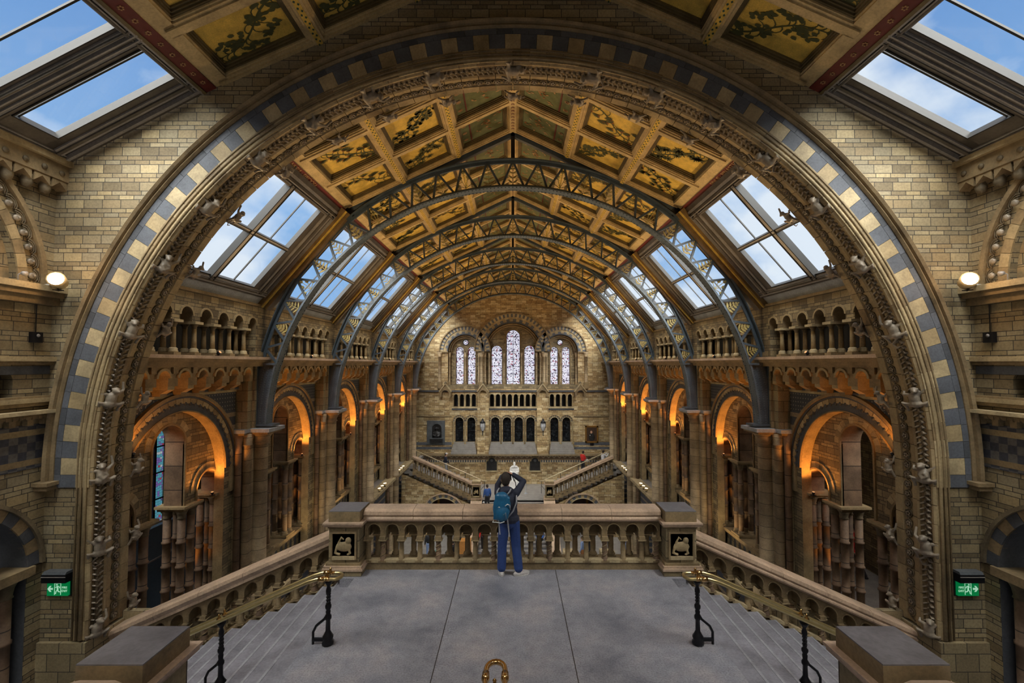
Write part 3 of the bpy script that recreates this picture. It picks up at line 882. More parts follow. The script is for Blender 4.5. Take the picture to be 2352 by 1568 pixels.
for s in (-1, 1):
    pl = Plane(s, JX2 + .3, JZ2 - .13, BX2 + .1, BZ2 - .04)
    ys = [8.08, 6.64, 4.4, 2.1]
    sb_ = MB(); pl.box(sb_, 0, pl.L, -5, 2.1, -.2, 0, 'rafter'); sb_.build('trim_%d' % (5 + (s > 0)), kind='structure', label='unseen solid %s roof slope added behind the camera against daylight' % SN[s], cat='trim', loc=(s * 6.6, -1, 8))  # solid slope added out of view to cut daylight on the arch crown
    for i in range(3):
        e1 = .50 if i == 0 else .22
        skylight('w', pl, ys[i + 1], ys[i], 0, pl.L, 2, 1,
                 '%s roof skylight over the landing, %s from the great arch' % (SN[s], ORD[i]), (.22, e1), thin=.62 if i == 0 else .5, bot=.42)
    pl = Plane(s, JX + .3, JZ - .33, BX, BZ)
    for bi, ys2 in enumerate(bays_y):
        y0, y1 = ys2[0], ys2[-1]
        skylight('w', pl, y0, y1 + (.0 if bi == 5 else 0), 0, pl.L - .28, 4 if bi < 5 else 2, 2,
                 '%s hall skylight with sloping panes, %s bay beyond the great arch' % (SN[s], ORD[bi]), (.5 if bi else .2, .95), heavy=(2,) if bi < 5 else (1,))
        ap = MB(); pl.box(ap, pl.L - .28, pl.L + .03, y0, y1, -.2, .02, 'apron'); pl.box(ap, pl.L - .3, pl.L - .26, y0, y1, -.1, .05, 'frame2')
        ap.build('trim_%d' % (10 + bi + (0 if s < 0 else 6)), kind='structure', label='grey lead apron below the %s skylight, %s bay' % (SN[s], ORD[bi]), cat='trim', loc=pl.P(pl.L, (y0 + y1) / 2, 0))

# ================================================================== great arch wall
def wy(u, z, d): return (u, d, z)
def roof_n(u):
    u = abs(u)
    return RZ2 - (RZ2 - JZ2) * u / JX2 + .08 if u < JX2 else JZ2 + .08 - (JZ2 - BZ2) * (u - JX2) / (BX2 - JX2)
gw = MB()
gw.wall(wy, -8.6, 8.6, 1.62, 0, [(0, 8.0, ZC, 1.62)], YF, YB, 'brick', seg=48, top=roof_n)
for s in (-1, 1):
    a, b = sorted((s * 7.53, s * 8.6))
    gw.box(a, b, YF, YB, FL1 - .2, 1.62, 'brick')
    a, b = sorted((s * 7.35, s * 8.6)); gw.box(a, b, YF - .06, YB + .04, FL1 - .2, -1.02, 'dress')
WF = gw.build('wall_front', kind='structure', label='blockwork wall pierced by the great arch beyond the landing', cat='wall', loc=(0, YF, 0))
# backing of mortar behind the arch stones
bk = MB(); bk.archband(wy, 0, ZC, 7.60, 8.14, YF + .004, YB - .01, ['joint'], n=64, stilt=.2)
N = 86
bk.build('arch_core', WF)
ch = MB()
ch.archband(wy, 0, ZC, 7.64, 7.91, YF - .03, YF + .3, ['tan2', 'grey', 'tan', 'grey', 'tan2', 'grey'], n=N - 1, gap=.0004)
for s in (-1, 1):
    for k in range(1):
        a, b = sorted((s * 7.64, s * 7.91)); ch.box(a, b, YF - .03, YF + .2, ZC - .22, ZC - .005, 'grey')
ch.build('chequered_voussoirs', WF)
so = MB(); so.archband(wy, 0, ZC, 7.915, 8.02, YF - .03, YF + .3, ['grey', 'grey2', 'grey'], n=86, gap=.0004, stilt=.22); so.build('grey_outer_ring', WF)
ti = MB(); ti.archband(wy, 0, ZC, 7.40, 7.636, YF - .04, YF + .3, ['tan', 'tan2', 'tan3', 'tan'], n=78, gap=.0005, stilt=.22); ti.build('plain_inner_ring', WF)
def rev(s0, s1, n, R=RI):
    """frames along jamb - arch - jamb; s in metres measured on radius RI; A = inwards, B = +y"""
    L1 = ZC + 1.0; out = []
    for i in range(n + 1):
        s = s0 + (s1 - s0) * i / n
        if s < L1: out.append(((-R, 0, -1 + s), (1, 0, 0), (0, 1, 0)))
        elif s > L1 + pi * RI: out.append(((R, 0, ZC - (s - L1 - pi * RI)), (-1, 0, 0), (0, 1, 0)))
        else:
            t = pi - (s - L1) / RI
            out.append(((R * cos(t), 0, ZC + R * sin(t)), (-cos(t), 0, -sin(t)), (0, 1, 0)))
    return out
REVL = 2 * (ZC + 1.0) + pi * RI
hd = MB()
def hoodpath(R, n=72): return [((R * cos(pi * i / n), 0, ZC + R * sin(pi * i / n)), (cos(pi * i / n), 0, sin(pi * i / n)), (0, 1, 0)) for i in range(n + 1)]
hp = [(-.07, 0), (-.07, -.05), (-.045, -.09), (-.01, -.07), (.0, -.12), (.04, -.15), (.07, -.12), (.085, -.05), (.085, 0)]
hd.sweep(hp, [((o[0], YF, o[2]), A, B) for o, A, B in hoodpath(8.09)], 'tan3')
for s in (-1, 1):
    a = s * 8.09
    hd.sweep(hp, [((a, YF, z), (s, 0, 0), (0, 1, 0)) for z in (1.72, ZC)], 'tan3')
    hd.box(min(a - .12, a + .12), max(a - .12, a + .12), YF - .2, YF, 1.60, 1.68, 'tan3'); hd.box(a - .16, a + .16, YF - .24, YF, 1.68, 1.74, 'tan3')
hd.build('hood_mould', WF)
# moulded reveal in separate stones
rp = [(-.24, YF + .02), (0, YF - .02), (.03, YF + .01), (.03, YF + .045), (-.14, YF + .075), (-.14, YF + .255), (.03, YF + .28), (.05, YF + .31), (.03, YF + .34), (0, YF + .36), (0, YF + .46), (-.03, YF + .475), (-.03, YF + .665), (0, YF + .68), (0, YF + .84), (-.24, YF + .84)]
mb = MB(); nb = 88
for i in range(nb):
    a, b = REVL * i / nb + .006, REVL * (i + 1) / nb - .006
    fr = rev(a, b, 2); mt = ('tan', 'tan3', 'tan', 'dress')[(i * 7) % 4] if i % 3 else 'tan'
    mb.sweep(rp, fr, 'tan3' if (i * 5) % 7 == 0 else 'tan')
mb.build('moulded_reveal', WF)
mb = MB()
for R_, rr, mt in ((7.455, .028, 'tan'), (7.53, .02, 'tan3'), (7.60, .014, 'tan3')):
    mb.tube([(-R_, YF - .045, -.98), (-R_, YF - .045, ZC)] + [(R_ * cos(pi - pi * k / 90), YF - .045, ZC + R_ * sin(pi - pi * k / 90)) for k in range(1, 90)] + [(R_, YF - .045, ZC), (R_, YF - .045, -.98)], rr, mt, 6)
mb.build('roll_mouldings', WF)
# jamb stones beside the reveal, below the chequered ring
mb = MB()
for s in (-1, 1):
    for k in range(8):
        z0 = -1.0 + k * .3275
        a, b = sorted((s * 7.41, s * 7.6)); mb.box(a, b, YF - .02, YF + .3, z0 + .004, z0 + .3235, 'tan3' if k % 3 else 'tan')
        mb.tube([(s * 7.49, YF - .02, z0 + .004), (s * 7.49, YF - .02, z0 + .3235)], .022, 'tan3', 6)
mb.build('jamb_stones', WF)
# vertebra-like moulding in the groove
vb = MB(); yv = YF + .165
n = 130; fr = rev(0, REVL, n)
vb.tube([(o[0] + A[0] * .0, yv, o[2] + A[2] * .0) for o, A, B in fr], .032, 'carve', 6)
k = 0; s_ = .05
while s_ < REVL - .05:
    (o, A, B), (o2, A2, B2) = rev(s_, s_ + .055, 1)
    for e in (-1, 1):
        p = (o[0] + A[0] * .0, yv, o[2] + A[2] * .0); q = (o2[0] + A2[0] * .04, yv + e * .085, o2[2] + A2[2] * .04)
        vb.bar(p, q, .022, .05, 'monkey', up=A)
    vb.ell((o[0] + A[0] * .03, yv, o[2] + A[2] * .03), (.022, .03, .022), 'carve', 6, 4)
    s_ += .098
vb.build('vertebra_moulding', WF)
# running scroll of rosettes
sb = MB(); s_ = .12; yc = YF + .57; k = 0
while s_ < REVL - .1:
    (o, A, B), (o2, A2, B2) = rev(s_, s_ + .11, 1)
    T = Vector((o2[0] - o[0], 0, o2[2] - o[2])).normalized(); A = Vector(A); O = Vector((o[0], yc, o[2])) - A * .02; Yv = Vector((0, 1, 0))
    sb.tube([O + (T * cos(a) + Yv * sin(a)) * .07 + A * .01 for a in [2 * pi * q / 8 for q in range(8)]], .013, 'carve', 4, closed=True)
    for q in range(5):
        a = 2 * pi * q / 5 + k
        c = O + (T * cos(a) + Yv * sin(a)) * .032 + A * .012
        sb.cbox(c, (.03, .03, .03), 'monkey', None)
    sb.tube([O + T * .07 + Yv * .05 * (1 if k % 2 else -1), O + T * .10 + A * .012, O + T * .15 - Yv * .06 * (1 if k % 2 else -1)], .012, 'carve', 4)
    s_ += .18; k += 1
sb.build('scroll_band', WF)

# ================================================================== near side walls
for s in (-1, 1):
    def wx(u, z, d, s=s): return (s * d, u, z)
    mb = MB()
    # tier 1: lower arch, tier 2: frieze, tier 3: arcade, tier 4: recessed arch
    mb.wall(wx, -5, YF, -3.6, 2.0, [(6.74, 1.1, .35, -2.5), (3.6, 1.1, .35, -2.5), (.4, 1.1, .35, -2.5)], XS, XS + .45, 'brick', 'grey2', seg=20)
    mb.box(*sorted((s * XS, s * (XS + .45))), -5, YF, 2.0, 3.0, 'brick')
    mb.wall(wx, -5, YF, 3.0, 3.8, [(7.36 - .55 * k, .15, 3.5, 3.08) for k in range(10)], XS, XS + .3, 'brick', seg=10)
    mb.wall(wx, -5, YF, 3.8, 7.4, [(5.65, 1.85, 5.15, 5.1), (.7, 1.85, 5.15, 5.1)], XS, XS + .45, 'brick', seg=32)
    mb.box(*sorted((s * (XS + .45), s * (XS + .6))), -5, YF, 3.0, 7.4, 'tymp')
    W = mb.build('wall_' + SN[s], kind='structure', label='%s side wall of the near bay with recessed arches' % SN[s], cat='wall', loc=(s * XS, 6, 0))
    mb = MB()   # dark passage behind the lower arch
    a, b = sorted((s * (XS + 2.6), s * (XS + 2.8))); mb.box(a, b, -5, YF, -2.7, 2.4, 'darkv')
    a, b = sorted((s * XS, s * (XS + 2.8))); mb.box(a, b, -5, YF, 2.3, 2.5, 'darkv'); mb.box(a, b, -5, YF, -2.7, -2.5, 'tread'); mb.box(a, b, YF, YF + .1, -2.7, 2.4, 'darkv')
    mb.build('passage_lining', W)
    mb = MB()   # strings, ledges
    def strip(d0, z0, z1, mat='tan3', y1=YF, y0=-5): mb.box(*sorted((s * d0, s * (XS + .02))), y0, y1, z0, z1, mat)
    strip(XS - .28, 5.02, 5.12, 'tan'); strip(XS - .22, 4.93, 5.02); strip(XS - .14, 4.80, 4.93)
    strip(XS - .12, 3.82, 3.90, 'tan'); strip(XS - .08, 3.76, 3.82)
    strip(XS - .07, 3.06, 3.12); strip(XS - .10, 3.12, 3.19, 'tan'); strip(XS - .07, 3.19, 3.23)
    strip(XS - .22, 2.93, 2.99, 'tan2'); strip(XS - .12, 2.86, 2.93)
    strip(XS - .01, 3.60, 3.74, 'grey'); strip(XS - .012, 2.00, 2.75, 'chk'); strip(XS - .016, 2.06, 2.16, 'tan3'); strip(XS - .016, 2.56, 2.66, 'tan')
    for k in range(20): mb.box(*sorted((s * (XS - .1), s * XS)), 7.95 - k * .28, 8.05 - k * .28, 2.74, 2.86, 'tan3')
    for k in range(60):   # wavy lower edge of the ledge
        mb.cbox((s * (XS - .12), YF - .05 - k * .1, 2.87), (.02, .06, .05), 'tan3')
    mb.build('string_courses', W)
    mb = MB()   # cornice with pointed corbels under the skylight
    mb.box(*sorted((s * (XS - .22), s * (XS + .02))), -5, YF, 7.02, 7.42, 'tan3'); mb.box(*sorted((s * (XS - .3), s * (XS + .02))), -5, YF, 7.30, 7.40, 'tan')
    for k in range(30):
        y = YF - .14 - k * .3
        mb.prism([(y - .13, 7.04), (y - .13, 6.86), (y, 6.98), (y + .13, 6.86), (y + .13, 7.04)], wx, XS - .2, XS + .01, 'tan3')
        mb.lathe([(.0, -.12), (.06, -.1), (.085, -.02), (.07, .06), (.09, .1)], (s * (XS - .09), y - .15, 6.84), 'carve', 8)
        mb.lathe([(.045, 0), (.045, .02)], (s * (XS - .235) - (.01 if s < 0 else .01), y, 7.14), 'carve', 10, axis='x')
    mb.build('corbel_cornice', W)
    for (yc, nm) in ((5.65, 'arch_surround'),):
        mb = MB(); mb.archband(wx, yc, 5.15, 1.85, 2.0, XS - .03, XS + .1, ['tan3', 'tan'], n=26, gap=.002)
        mb.archband(wx, yc, 5.15, 2.22, 2.3, XS - .07, XS + .1, ['tan3'], n=40)
        mb.archband(wx, yc, 5.15, 1.6, 1.86, XS + .12, XS + .4, ['tan3', 'dress'], n=26, gap=.002)
        mb.archband(wx, yc, 5.15, 1.4, 1.62, XS + .25, XS + .44, ['tan3'], n=26, gap=.002)
        mb.build(nm, W)
        mb = MB()
        for k in range(27):
            a = pi * (k + .5) / 27
            cy, cz = yc + 2.06 * cos(a), 5.15 + 2.06 * sin(a)
            mb.lathe([(.02, .0), (.05, .0), (.055, -.03), (.03, -.05)], (s * (XS - .06), cy, cz), 'monkey', 8, axis='x')
            mb.ell((s * (XS - .09), cy, cz), (.022, .022, .022), 'monkey', 6, 4)
            for q in (.07, .11, .15):
                b_ = a + .0; r_ = 2.06 + q
                mb.tube([(s * (XS - .05 + q * .2), yc + (2.06 + q * cos(w_)) * cos(a + sin(w_) * q / 2.06 * 1.0), 5.15 + (2.06 + q * cos(w_)) * sin(a + sin(w_) * q / 2.06)) for w_ in (-1.2, -.6, 0, .6, 1.2)], .012, 'carve', 4)
        mb.build('crockets', W)
    mb = MB()   # hood over the lower arch and its voussoirs
    mb.archband(wx, 6.74, .35, 1.1, 1.28, XS - .03, XS + .1, ['grey2', 'tan3'], n=17, gap=.003)
    mb.archband(wx, 6.74, .35, 1.28, 1.34, XS - .08, XS + .1, ['carve'], n=24)
    mb.build('lower_arch_ring', W)

# columns in the mouth of the near side passages
def ring_column(name, c, z0, z1, r, label=None, cat=None, parent=None, mat='colr', group=None, rings=.9, cap=True):
    """carved shaft with raised rings, base and capital"""
    t = parent or thing(name, label, cat or 'column', (c[0], c[1], z0), group=group)
    mb = MB(); prof = [(r, 0)]
    h = z1 - z0; prof = []
    hb = .25; hc = .28 if cap else 0
    z = hb
    prof.append((r, hb))
    nr = max(1, int((h - hb - hc) / rings))
    for k in range(1, nr + 1):
        zz = hb + (h - hb - hc) * k / (nr + 1)
        prof += [(r, zz - .035), (r * 1.22, zz - .02), (r * 1.22, zz + .02), (r, zz + .035)]
    prof.append((r, h - hc))
    mb.lathe(prof, (c[0], c[1], z0), mat, 12); mb.build('shaft', t)
    mb = MB(); mb.lathe([(r * 1.7, 0), (r * 1.7, .06), (r * 1.5, .08), (r * 1.55, .13), (r * 1.2, .16), (r * 1.3, .2), (r, hb + .01)], (c[0], c[1], z0), 'tan3', 12); mb.build('base', t)
    if cap:
        mb = MB(); mb.lathe([(r, h - hc - .01), (r * 1.2, h - hc), (r * 1.05, h - hc + .03), (r * 1.3, h - .12), (r * 1.8, h - .02), (r * 1.8, h)], (c[0], c[1], z0), 'carve', 12); mb.build('capital', t)
    return t
for s in (-1, 1):
    for j, (yy, nm) in enumerate(((7.66, 'nearer the great arch'), (7.40, 'farther from the great arch'))):
        t = ring_column('column', (s * (XS + .16), yy), -2.5, .2, .095, 'dark carved column in the %s passage mouth, %s' % (SN[s], nm), 'column')
    mb = MB(); mb.box(*sorted((s * (XS - .08), s * (XS + .4))), 7.22, 7.92, .2, .35, 'tan3')
    mb.build('capital_slab', label='moulded slab on the dark columns of the %s passage' % SN[s], cat='capital', loc=(s * XS, 7.6, .2))

mb = MB(); mb.box(-8.6, 8.6, -5.2, -5, -3.6, 11.2, 'brick'); mb.build('wall_back', kind='structure', label='plain blockwork wall behind the camera', cat='wall', loc=(0, -5, 0))

# ================================================================== landing, flights
mb = MB(); mb.box(-2.8, 2.8, 4.0, 8.9, -.35, 0, 'floor'); mb.box(-3.05, -2.8, 8.2, 8.9, -.35, 0, 'floor'); mb.box(2.8, 3.05, 8.2, 8.9, -.35, 0, 'floor')
mb.box(-2.78, 2.78, 4.0, 8.9, -.9, -.36, 'dress')
mb.build('floor', kind='structure', label='worn grey flagstone landing where the photographer stands', cat='floor', loc=(0, 6, 0))
for s in (-1, 1):
    t = thing('staircase', '%s flight of grey stone steps going down from the landing' % SN[s], 'staircase', (s * 2.8, 6.4, -.15))
    for k in range(16):
        x0 = 2.8 + .33 * k; z = -.15 * (k + 1)
        m = MB(); a, b = sorted((s * (x0 - .03), s * (x0 + .36)))
        y1 = 8.54
        if b > 7.4 * 1 and s > 0 or a < -7.4 and s < 0: y1 = 8.04
        m.box(a, b, 4.35, y1, z - .13, z, 'tread'); m.box(min(s * x0, s * (x0 + .02)), max(s * x0, s * (x0 + .02)), 4.35, y1, z, z + .11, 'tread')
        c0, c1 = sorted((s * (x0 + .325), s * (x0 + .36))); m.box(c0, c1, 4.35, y1, z - .05, z + .004, 'edge_light')  # bright tread edge painted as a lighter strip
        c0, c1 = sorted((s * x0, s * (x0 + .045))); m.box(c0, c1, 4.35, y1, z, z + .003, 'corner_shade')  # shadow of the riser above, painted as a dark strip
        m.build('step', t)
    m = MB(); m.add([(s * 2.8, y, z) for y in (4.35, 8.36) for z in (-.3, -.9)] + [(s * 7.3, y, z) for y in (4.35, 8.36) for z in (-2.35, -3.0)],
                    [(0, 4, 6, 2), (1, 3, 7, 5), (0, 1, 5, 4), (2, 6, 7, 3), (0, 2, 3, 1), (4, 5, 7, 6)], 'dress'); m.build('soffit', t)
# upper flight under the camera
t = thing('staircase', 'upper flight of stone steps rising from the landing towards the camera', 'staircase', (0, 3, 0))
for k in range(14):
    m = MB(); m.box(-3.2, 3.2, 3.9 - .33 * (k + 1) - .02, 3.9 - .33 * k, .15 * k - .2, .15 * (k + 1), 'tread'); m.build('step', t)
# ================================================================== balustrades
def baluster_mesh(h, r, twisted=False):
    mb = MB()
    mb.box(-r * 1.35, r * 1.35, -r * 1.35, r * 1.35, 0, h * .06, 'tan3')
    prof = [(r * 1.3, h * .06), (r * 1.3, h * .10), (r * .95, h * .13), (r * 1.1, h * .17), (r * .8, h * .2), (r * .85, h * .5), (r * .75, h * .82), (r * .95, h * .85), (r * .8, h * .88), (r * 1.15, h * .95)]
    mb.lathe(prof, (0, 0, 0), 'colr' if twisted else 'tan3', 10)
    if twisted:
        for k in range(2):
            mb.tube([(cos(a * 9 + pi * k) * r * .8, sin(a * 9 + pi * k) * r * .8, h * (.2 + .6 * a)) for a in [i / 30 for i in range(31)]], r * .2, 'tan3', 5)
    mb.box(-r * 1.35, r * 1.35, -r * 1.35, r * 1.35, h * .95, h, 'tan')
    return mb.mesh('baluster')
def balustrade(label, p0, p1, n, H=1.1, rows=(-.13, .13), thick=.34, group=None, detail=True, mcop='coping', stepped=False, endcols=True, cat='balustrade', hk=1.0):
    """arcaded balustrade from p0 to p1 (floor points; may slope): coping, arched head, balusters, base"""
    p0 = Vector(p0); p1 = Vector(p1); d = p1 - p0; L = Vector((d.x, d.y, 0)).length; ux, uy = d.x / L, d.y / L; sl = d.z / L
    t = thing('balustrade', label, cat, p0, group=group)
    def pl(u, z, w): return (p0.x + ux * u - uy * w, p0.y + uy * u + ux * w, p0.z + z)
    sh = lambda u: sl * u
    zb, zc, zs, zt = .14 * hk, .545 * hk, .70 * hk, .88 * hk
    m = MB()
    prof = [(-thick / 2 - .03, zt), (-thick / 2 - .08, zt + .04), (-thick / 2 - .08, zt + .07), (-thick / 2 - .04, zt + .10), (-thick / 2 - .07, zt + .13), (-thick / 2 - .06, zt + .19), (-thick / 2 + .02, H), (thick / 2 - .02, H), (thick / 2 + .06, zt + .19), (thick / 2 + .07, zt + .13), (thick / 2 + .03, zt + .05), (thick / 2 + .03, zt)]
    nseg = max(1, int(L / .8))
    for i in range(nseg):
        a, b = L * i / nseg + .003, L * (i + 1) / nseg - .003
        m.sweep([(w, z) for w, z in prof], [(pl(u, sh(u), 0), (-uy, ux, 0), (0, 0, 1)) for u in (a, b)], mcop)
    m.build('coping', t)
    m = MB(); sp = L / n
    half = sp * .34
    m.wall(pl, 0, L, zs - .1 * hk, zt, [((i + .5) * sp, half, zs, zs - .1 * hk) for i in range(n)], -thick / 2 + .03, thick / 2 - .03, 'tan3', shear=sh, seg=12)
    for i in range(n):
        c = (i + .5) * sp
        pts = [pl(c + half * 1.08 * cos(a), zs + half * 1.08 * sin(a) + sh(c + half * cos(a)), -thick / 2 + .025) for a in [pi * q / 12 for q in range(13)]]
        if detail: m.tube(pts, .012, 'tan', 5)
    m.wall(pl, 0, L, zc + .02, zt, [], thick / 2 - .05 if rows[1] > 0 else -thick / 2 + .03, thick / 2 - .03 if rows[1] > 0 else -thick / 2 + .05, 'tan3', shear=sh)
    for i in range(n + 1):   # springer blocks
        c = i * sp; a, b = max(0, c - sp * .16), min(L, c + sp * .16)
        for e in rows:
            m.wall(pl, a, b, zc, zs - .1 * hk, [], e - .07, e + .07, 'tan3', shear=lambda u, c=c: sl * c)
    m.build('arched_head', t)
    m = MB()
    if not stepped:
        m.wall(pl, 0, L, 0, zb, [], -thick / 2, thick / 2, 'tan3', shear=sh)
    else:
        for i in range(int(L / .33) + 1):
            a, b = i * .33, min(L, i * .33 + .33)
            if b > a: m.wall(pl, a, b, -.22, .03, [], -thick / 2 - .02, thick / 2 + .02, 'tan3', shear=lambda u, a=a: sl * (a + .16))
        m.wall(pl, 0, L, 0.02, zb, [], -thick / 2 + .04, thick / 2 - .04, 'tan3', shear=sh)
    if detail:
        for i in range(n):
            c = (i + .5) * sp
            m.wall(pl, c - sp * .4, c + sp * .4, zb - .01, zb + .05, [], -thick / 2 - .02, -thick / 2 + .08, 'tan2', shear=sh)
    m.build('base', t)
    hbal = zc - zb
    me = baluster_mesh(hbal, .055 if thick > .3 else .045); me2 = baluster_mesh(hbal, .055, True) if detail else me
    for j, e in enumerate(rows):
        for i in range(n + (1 if j == 0 else 0)):
            u = i * sp if j == 0 else (i + .5) * sp
            if j == 0 and (i == 0 or i == n): u = min(max(u, .07), L - .07)
            o = bpy.data.objects.new('baluster', me2 if (j == 0 and i % 3 == 1) else me); COL.objects.link(o); o.parent = t
            q = pl(u, sh(u) + zb, e); o.location = Vector(q) - p0
            if j == 1:    # the rear row stands under the head directly: stretch to reach it
                o.scale = (1.1, 1.1, 1.04)
    return t
def newel(label, c, z0, H, w, flip=1, carved=True, mats=('coping', 'capblack')):
    t = thing('newel_post', label, 'newel post', (c[0], c[1], z0))
    m = MB(); h = w / 2
    def bx(e, a, b, mt): m.box(c[0] - h - e, c[0] + h + e, c[1] - h - e, c[1] + h + e, z0 + a, z0 + b, mt)
    bx(.04, 0, .12, 'dress'); bx(.07, .12, .16, mats[0]); bx(.05, .16, .20, mats[0]); bx(.02, .20, .24, 'tan3')
    bx(-.02, .24, H - .30, 'dress')
    m.build('shaft', t)
    m = MB()
    bx(.0, H - .30, H - .26, 'tan3'); bx(.05, H - .26, H - .22, mats[0]); bx(.07, H - .22, H - .19, mats[0])
    m.build('cornice', t)
    m = MB(); bx(-.01, H - .19, H - .012, 'tan3'); m.box(c[0] - h + .012, c[0] + h - .012, c[1] - h + .012, c[1] + h - .012, z0 + H - .012, z0 + H, mats[1]); m.build('cap', t)
    if carved:
        m = MB(); y = c[1] - h * flip + .02 * flip
        a, b = z0 + .30, z0 + H - .36; q = h - .09
        yy = sorted((y - .035 * flip, y + .02 * flip))
        m.box(c[0] - q - .03, c[0] - q, *yy, a, b, 'tan3'); m.box(c[0] + q, c[0] + q + .03, *yy, a, b, 'tan3')
        m.box(c[0] - q, c[0] + q, *yy, b - .03, b, 'tan3'); m.box(c[0] - q, c[0] + q, *yy, a, a + .06, 'tan2')
        m.box(c[0] - q, c[0] + q, *sorted((y, y + .015)), a, b, 'grey2')
        m.build('carved_panel', t)
        def rel(mb):
            cz = (a + b) / 2 - z0
            mb.ell((.0, 0, cz - .02), (q * .75, .035, .09), 'monkey', 10, 6); mb.ell((q * .4 , 0, cz + .09), (.055, .035, .06), 'monkey')
            mb.tube([(-q * .6, 0, cz - .02), (-q * .75, 0, cz - .13), (-q * .3, 0, cz - .16)], .028, 'monkey', 6)
            mb.tube([(q * .3, 0, cz), (q * .6, 0, cz - .14), (q * .3, 0, cz - .16)], .025, 'monkey', 6)
            mb.tube([(-q * .5, 0, cz + .04), (-q * .2, 0, cz + .15), (0, 0, cz + .1)], .02, 'monkey', 6)
        o = blob('carved_animal_relief', rel, .012, 'tan', t, (0, y - c[1] - .01 * flip, 0))
    return t
YBAL = 8.72
balustrade('arcaded stone balustrade closing the far edge of the landing, in front of the photographer', (-2.74, YBAL, 0), (2.72, YBAL, 0), 16)
newel('left stone newel post of the landing balustrade with animal relief', (-3.03, YBAL - .12), -.02, 1.15, .58)
newel('right stone newel post of the landing balustrade with animal relief', (3.02, YBAL - .12), -.02, 1.15, .58)
for s in (-1, 1):
    sl = -.4365
    x0, x1 = 3.32, 7.36
    balustrade('%s sloping stone balustrade descending from the landing to the great arch' % SN[s], (s * x0, YBAL, -.36 + sl * .12), (s * x1, YBAL, sl * (x1 - x0 + .12) - .36), 12, rows=(-.11, .11) if s > 0 else (.11, -.11), thick=.32, stepped=True)
    newel('%s foreground newel post with broad dark stone cap' % SN[s], (s * 3.48, 4.33), -.6, 1.79, .60, carved=False)
    # rising coping of the upper flight and falling coping of the lower one, meeting the foreground newel
    balustrade('%s stone balustrade of the upper flight, rising from the foreground newel' % SN[s], (s * 3.52, 3.98, 0.0), (s * 3.52, 0.4, 1.6), 9, detail=False)
    balustrade('%s stone balustrade falling outwards beyond the foreground newel' % SN[s], (s * 3.83, 4.3, -.2), (s * 8.1, 4.3, -2.1), 11, detail=False)

# ================================================================== brass handrails
def iron_post(t, x, y, z0, z1, side, foot=True):
    m = MB()
    H = z1 - z0
    m.lathe([(.075, 0), (.08, .03), (.06, .06), (.075, .10), (.05, .14), (.032, .18), (.03, .32), (.045, .34), (.045, .37), (.028, .40), (.034, H * .5), (.026, H * .5 + .02), (.042, H * .5 + .05), (.042, H * .5 + .08), (.024, H * .5 + .1), (.024, H - .2), (.035, H - .18), (.035, H - .15), (.02, H - .1), (.05, H - .05), (.06, H - .02), (.03, H)], (x, y, z0), 'black', 10)
    for k in range(2):
        m.tube([(x + cos(a * 10 + pi * k) * .024, y + sin(a * 10 + pi * k) * .024, z0 + H * .5 + .1 + (H * .5 - .3) * a) for a in [i / 20 for i in range(21)]], .010, 'black', 5)
    m.build('post', t)
    m = MB()
    m.tube([(x, y, z0 + .42), (x + side * .05, y, z0 + .33), (x + side * .16, y, z0 + .24), (x + side * .20, y, z0 + .16), (x + side * .20, y, z0)], .018, 'black', 6)
    m.bar((x, y, z0 + .06), (x + side * .21, y, z0 + .06), .03, .04, 'black')
    m.build('bracket', t)
    m = MB(); m.lathe([(.012, 0), (.03, .02), (.03, .05), (.012, .07), (.018, .09), (.0, .11)], (x, y - .06, z1 + .01), 'brass', 8); m.build('finial', t)
    m = MB(); m.lathe([(.012, 0), (.03, .02), (.03, .05), (.012, .07), (.018, .09), (.0, .11)], (x, y + .06, z1 + .01), 'brass', 8); m.build('finial', t)
for s in (-1, 1):
    t = thing('handrail', '%s twin brass handrail on black iron posts beside the descending steps' % SN[s], 'handrail', (s * 2.54, 6.25, 0))
    m = MB(); y = 6.32; w = .095
    zt = .90; sl = -.4365
    def rz(x): return zt if x < 2.66 else zt + sl * (x - 2.66)
    pts = []
    for x in (7.0, 5.0, 4.0, 3.2, 2.75, 2.62, 2.5): pts.append((s * x, y - w, rz(x)))
    for a in range(1, 8): pts.append((s * (2.42 - .1 * sin(pi * a / 8)), y - w * cos(pi * a / 8), zt))
    for x in (2.5, 2.62, 2.75, 3.2, 4.0, 5.0, 7.0): pts.append((s * x, y + w, rz(x)))
    m.tube(pts, .024, 'brasst', 10); m.build('rail', t)
    m = MB()
    for e in (-w, w):
        m.lathe([(.034, -.04), (.034, .04)], (s * 2.56, y + e, zt), 'brass', 10, axis='x')
        m.tube([(s * 2.5, y + e, zt), (s * 2.45, y + e, zt)], .027, 'brass', 8)
    m.build('collar', t)
    iron_post(t, s * 2.50, y, 0, zt - .03, s if s < 0 else 1)
    iron_post(t, s * 3.94, y, -.6, rz(3.94) - .03, s)
    iron_post(t, s * 5.4, y, -1.2, rz(5.4) - .03, s)
t = thing('handrail', 'central brass handrail ending in an upright loop at the bottom edge of the picture', 'handrail', (-.15, 4.1, 0))
m = MB(); X0 = -.155; w = .085; zt = 1.03
pts = [(X0 - w, 1.6, 2.1), (X0 - w, 3.6, 1.19), (X0 - w, 3.9, 1.06), (X0 - w, 4.0, zt), (X0 - w, 4.15, zt)] + [(X0 - w * cos(pi * a / 8), 4.22 + .11 * sin(pi * a / 8), zt) for a in range(0, 9)] + [(X0 + w, 4.15, zt), (X0 + w, 4.0, zt), (X0 + w, 3.9, 1.06), (X0 + w, 3.6, 1.19), (X0 + w, 1.6, 2.1)]
m.tube(pts, .024, 'brass', 12); m.build('rail', t)
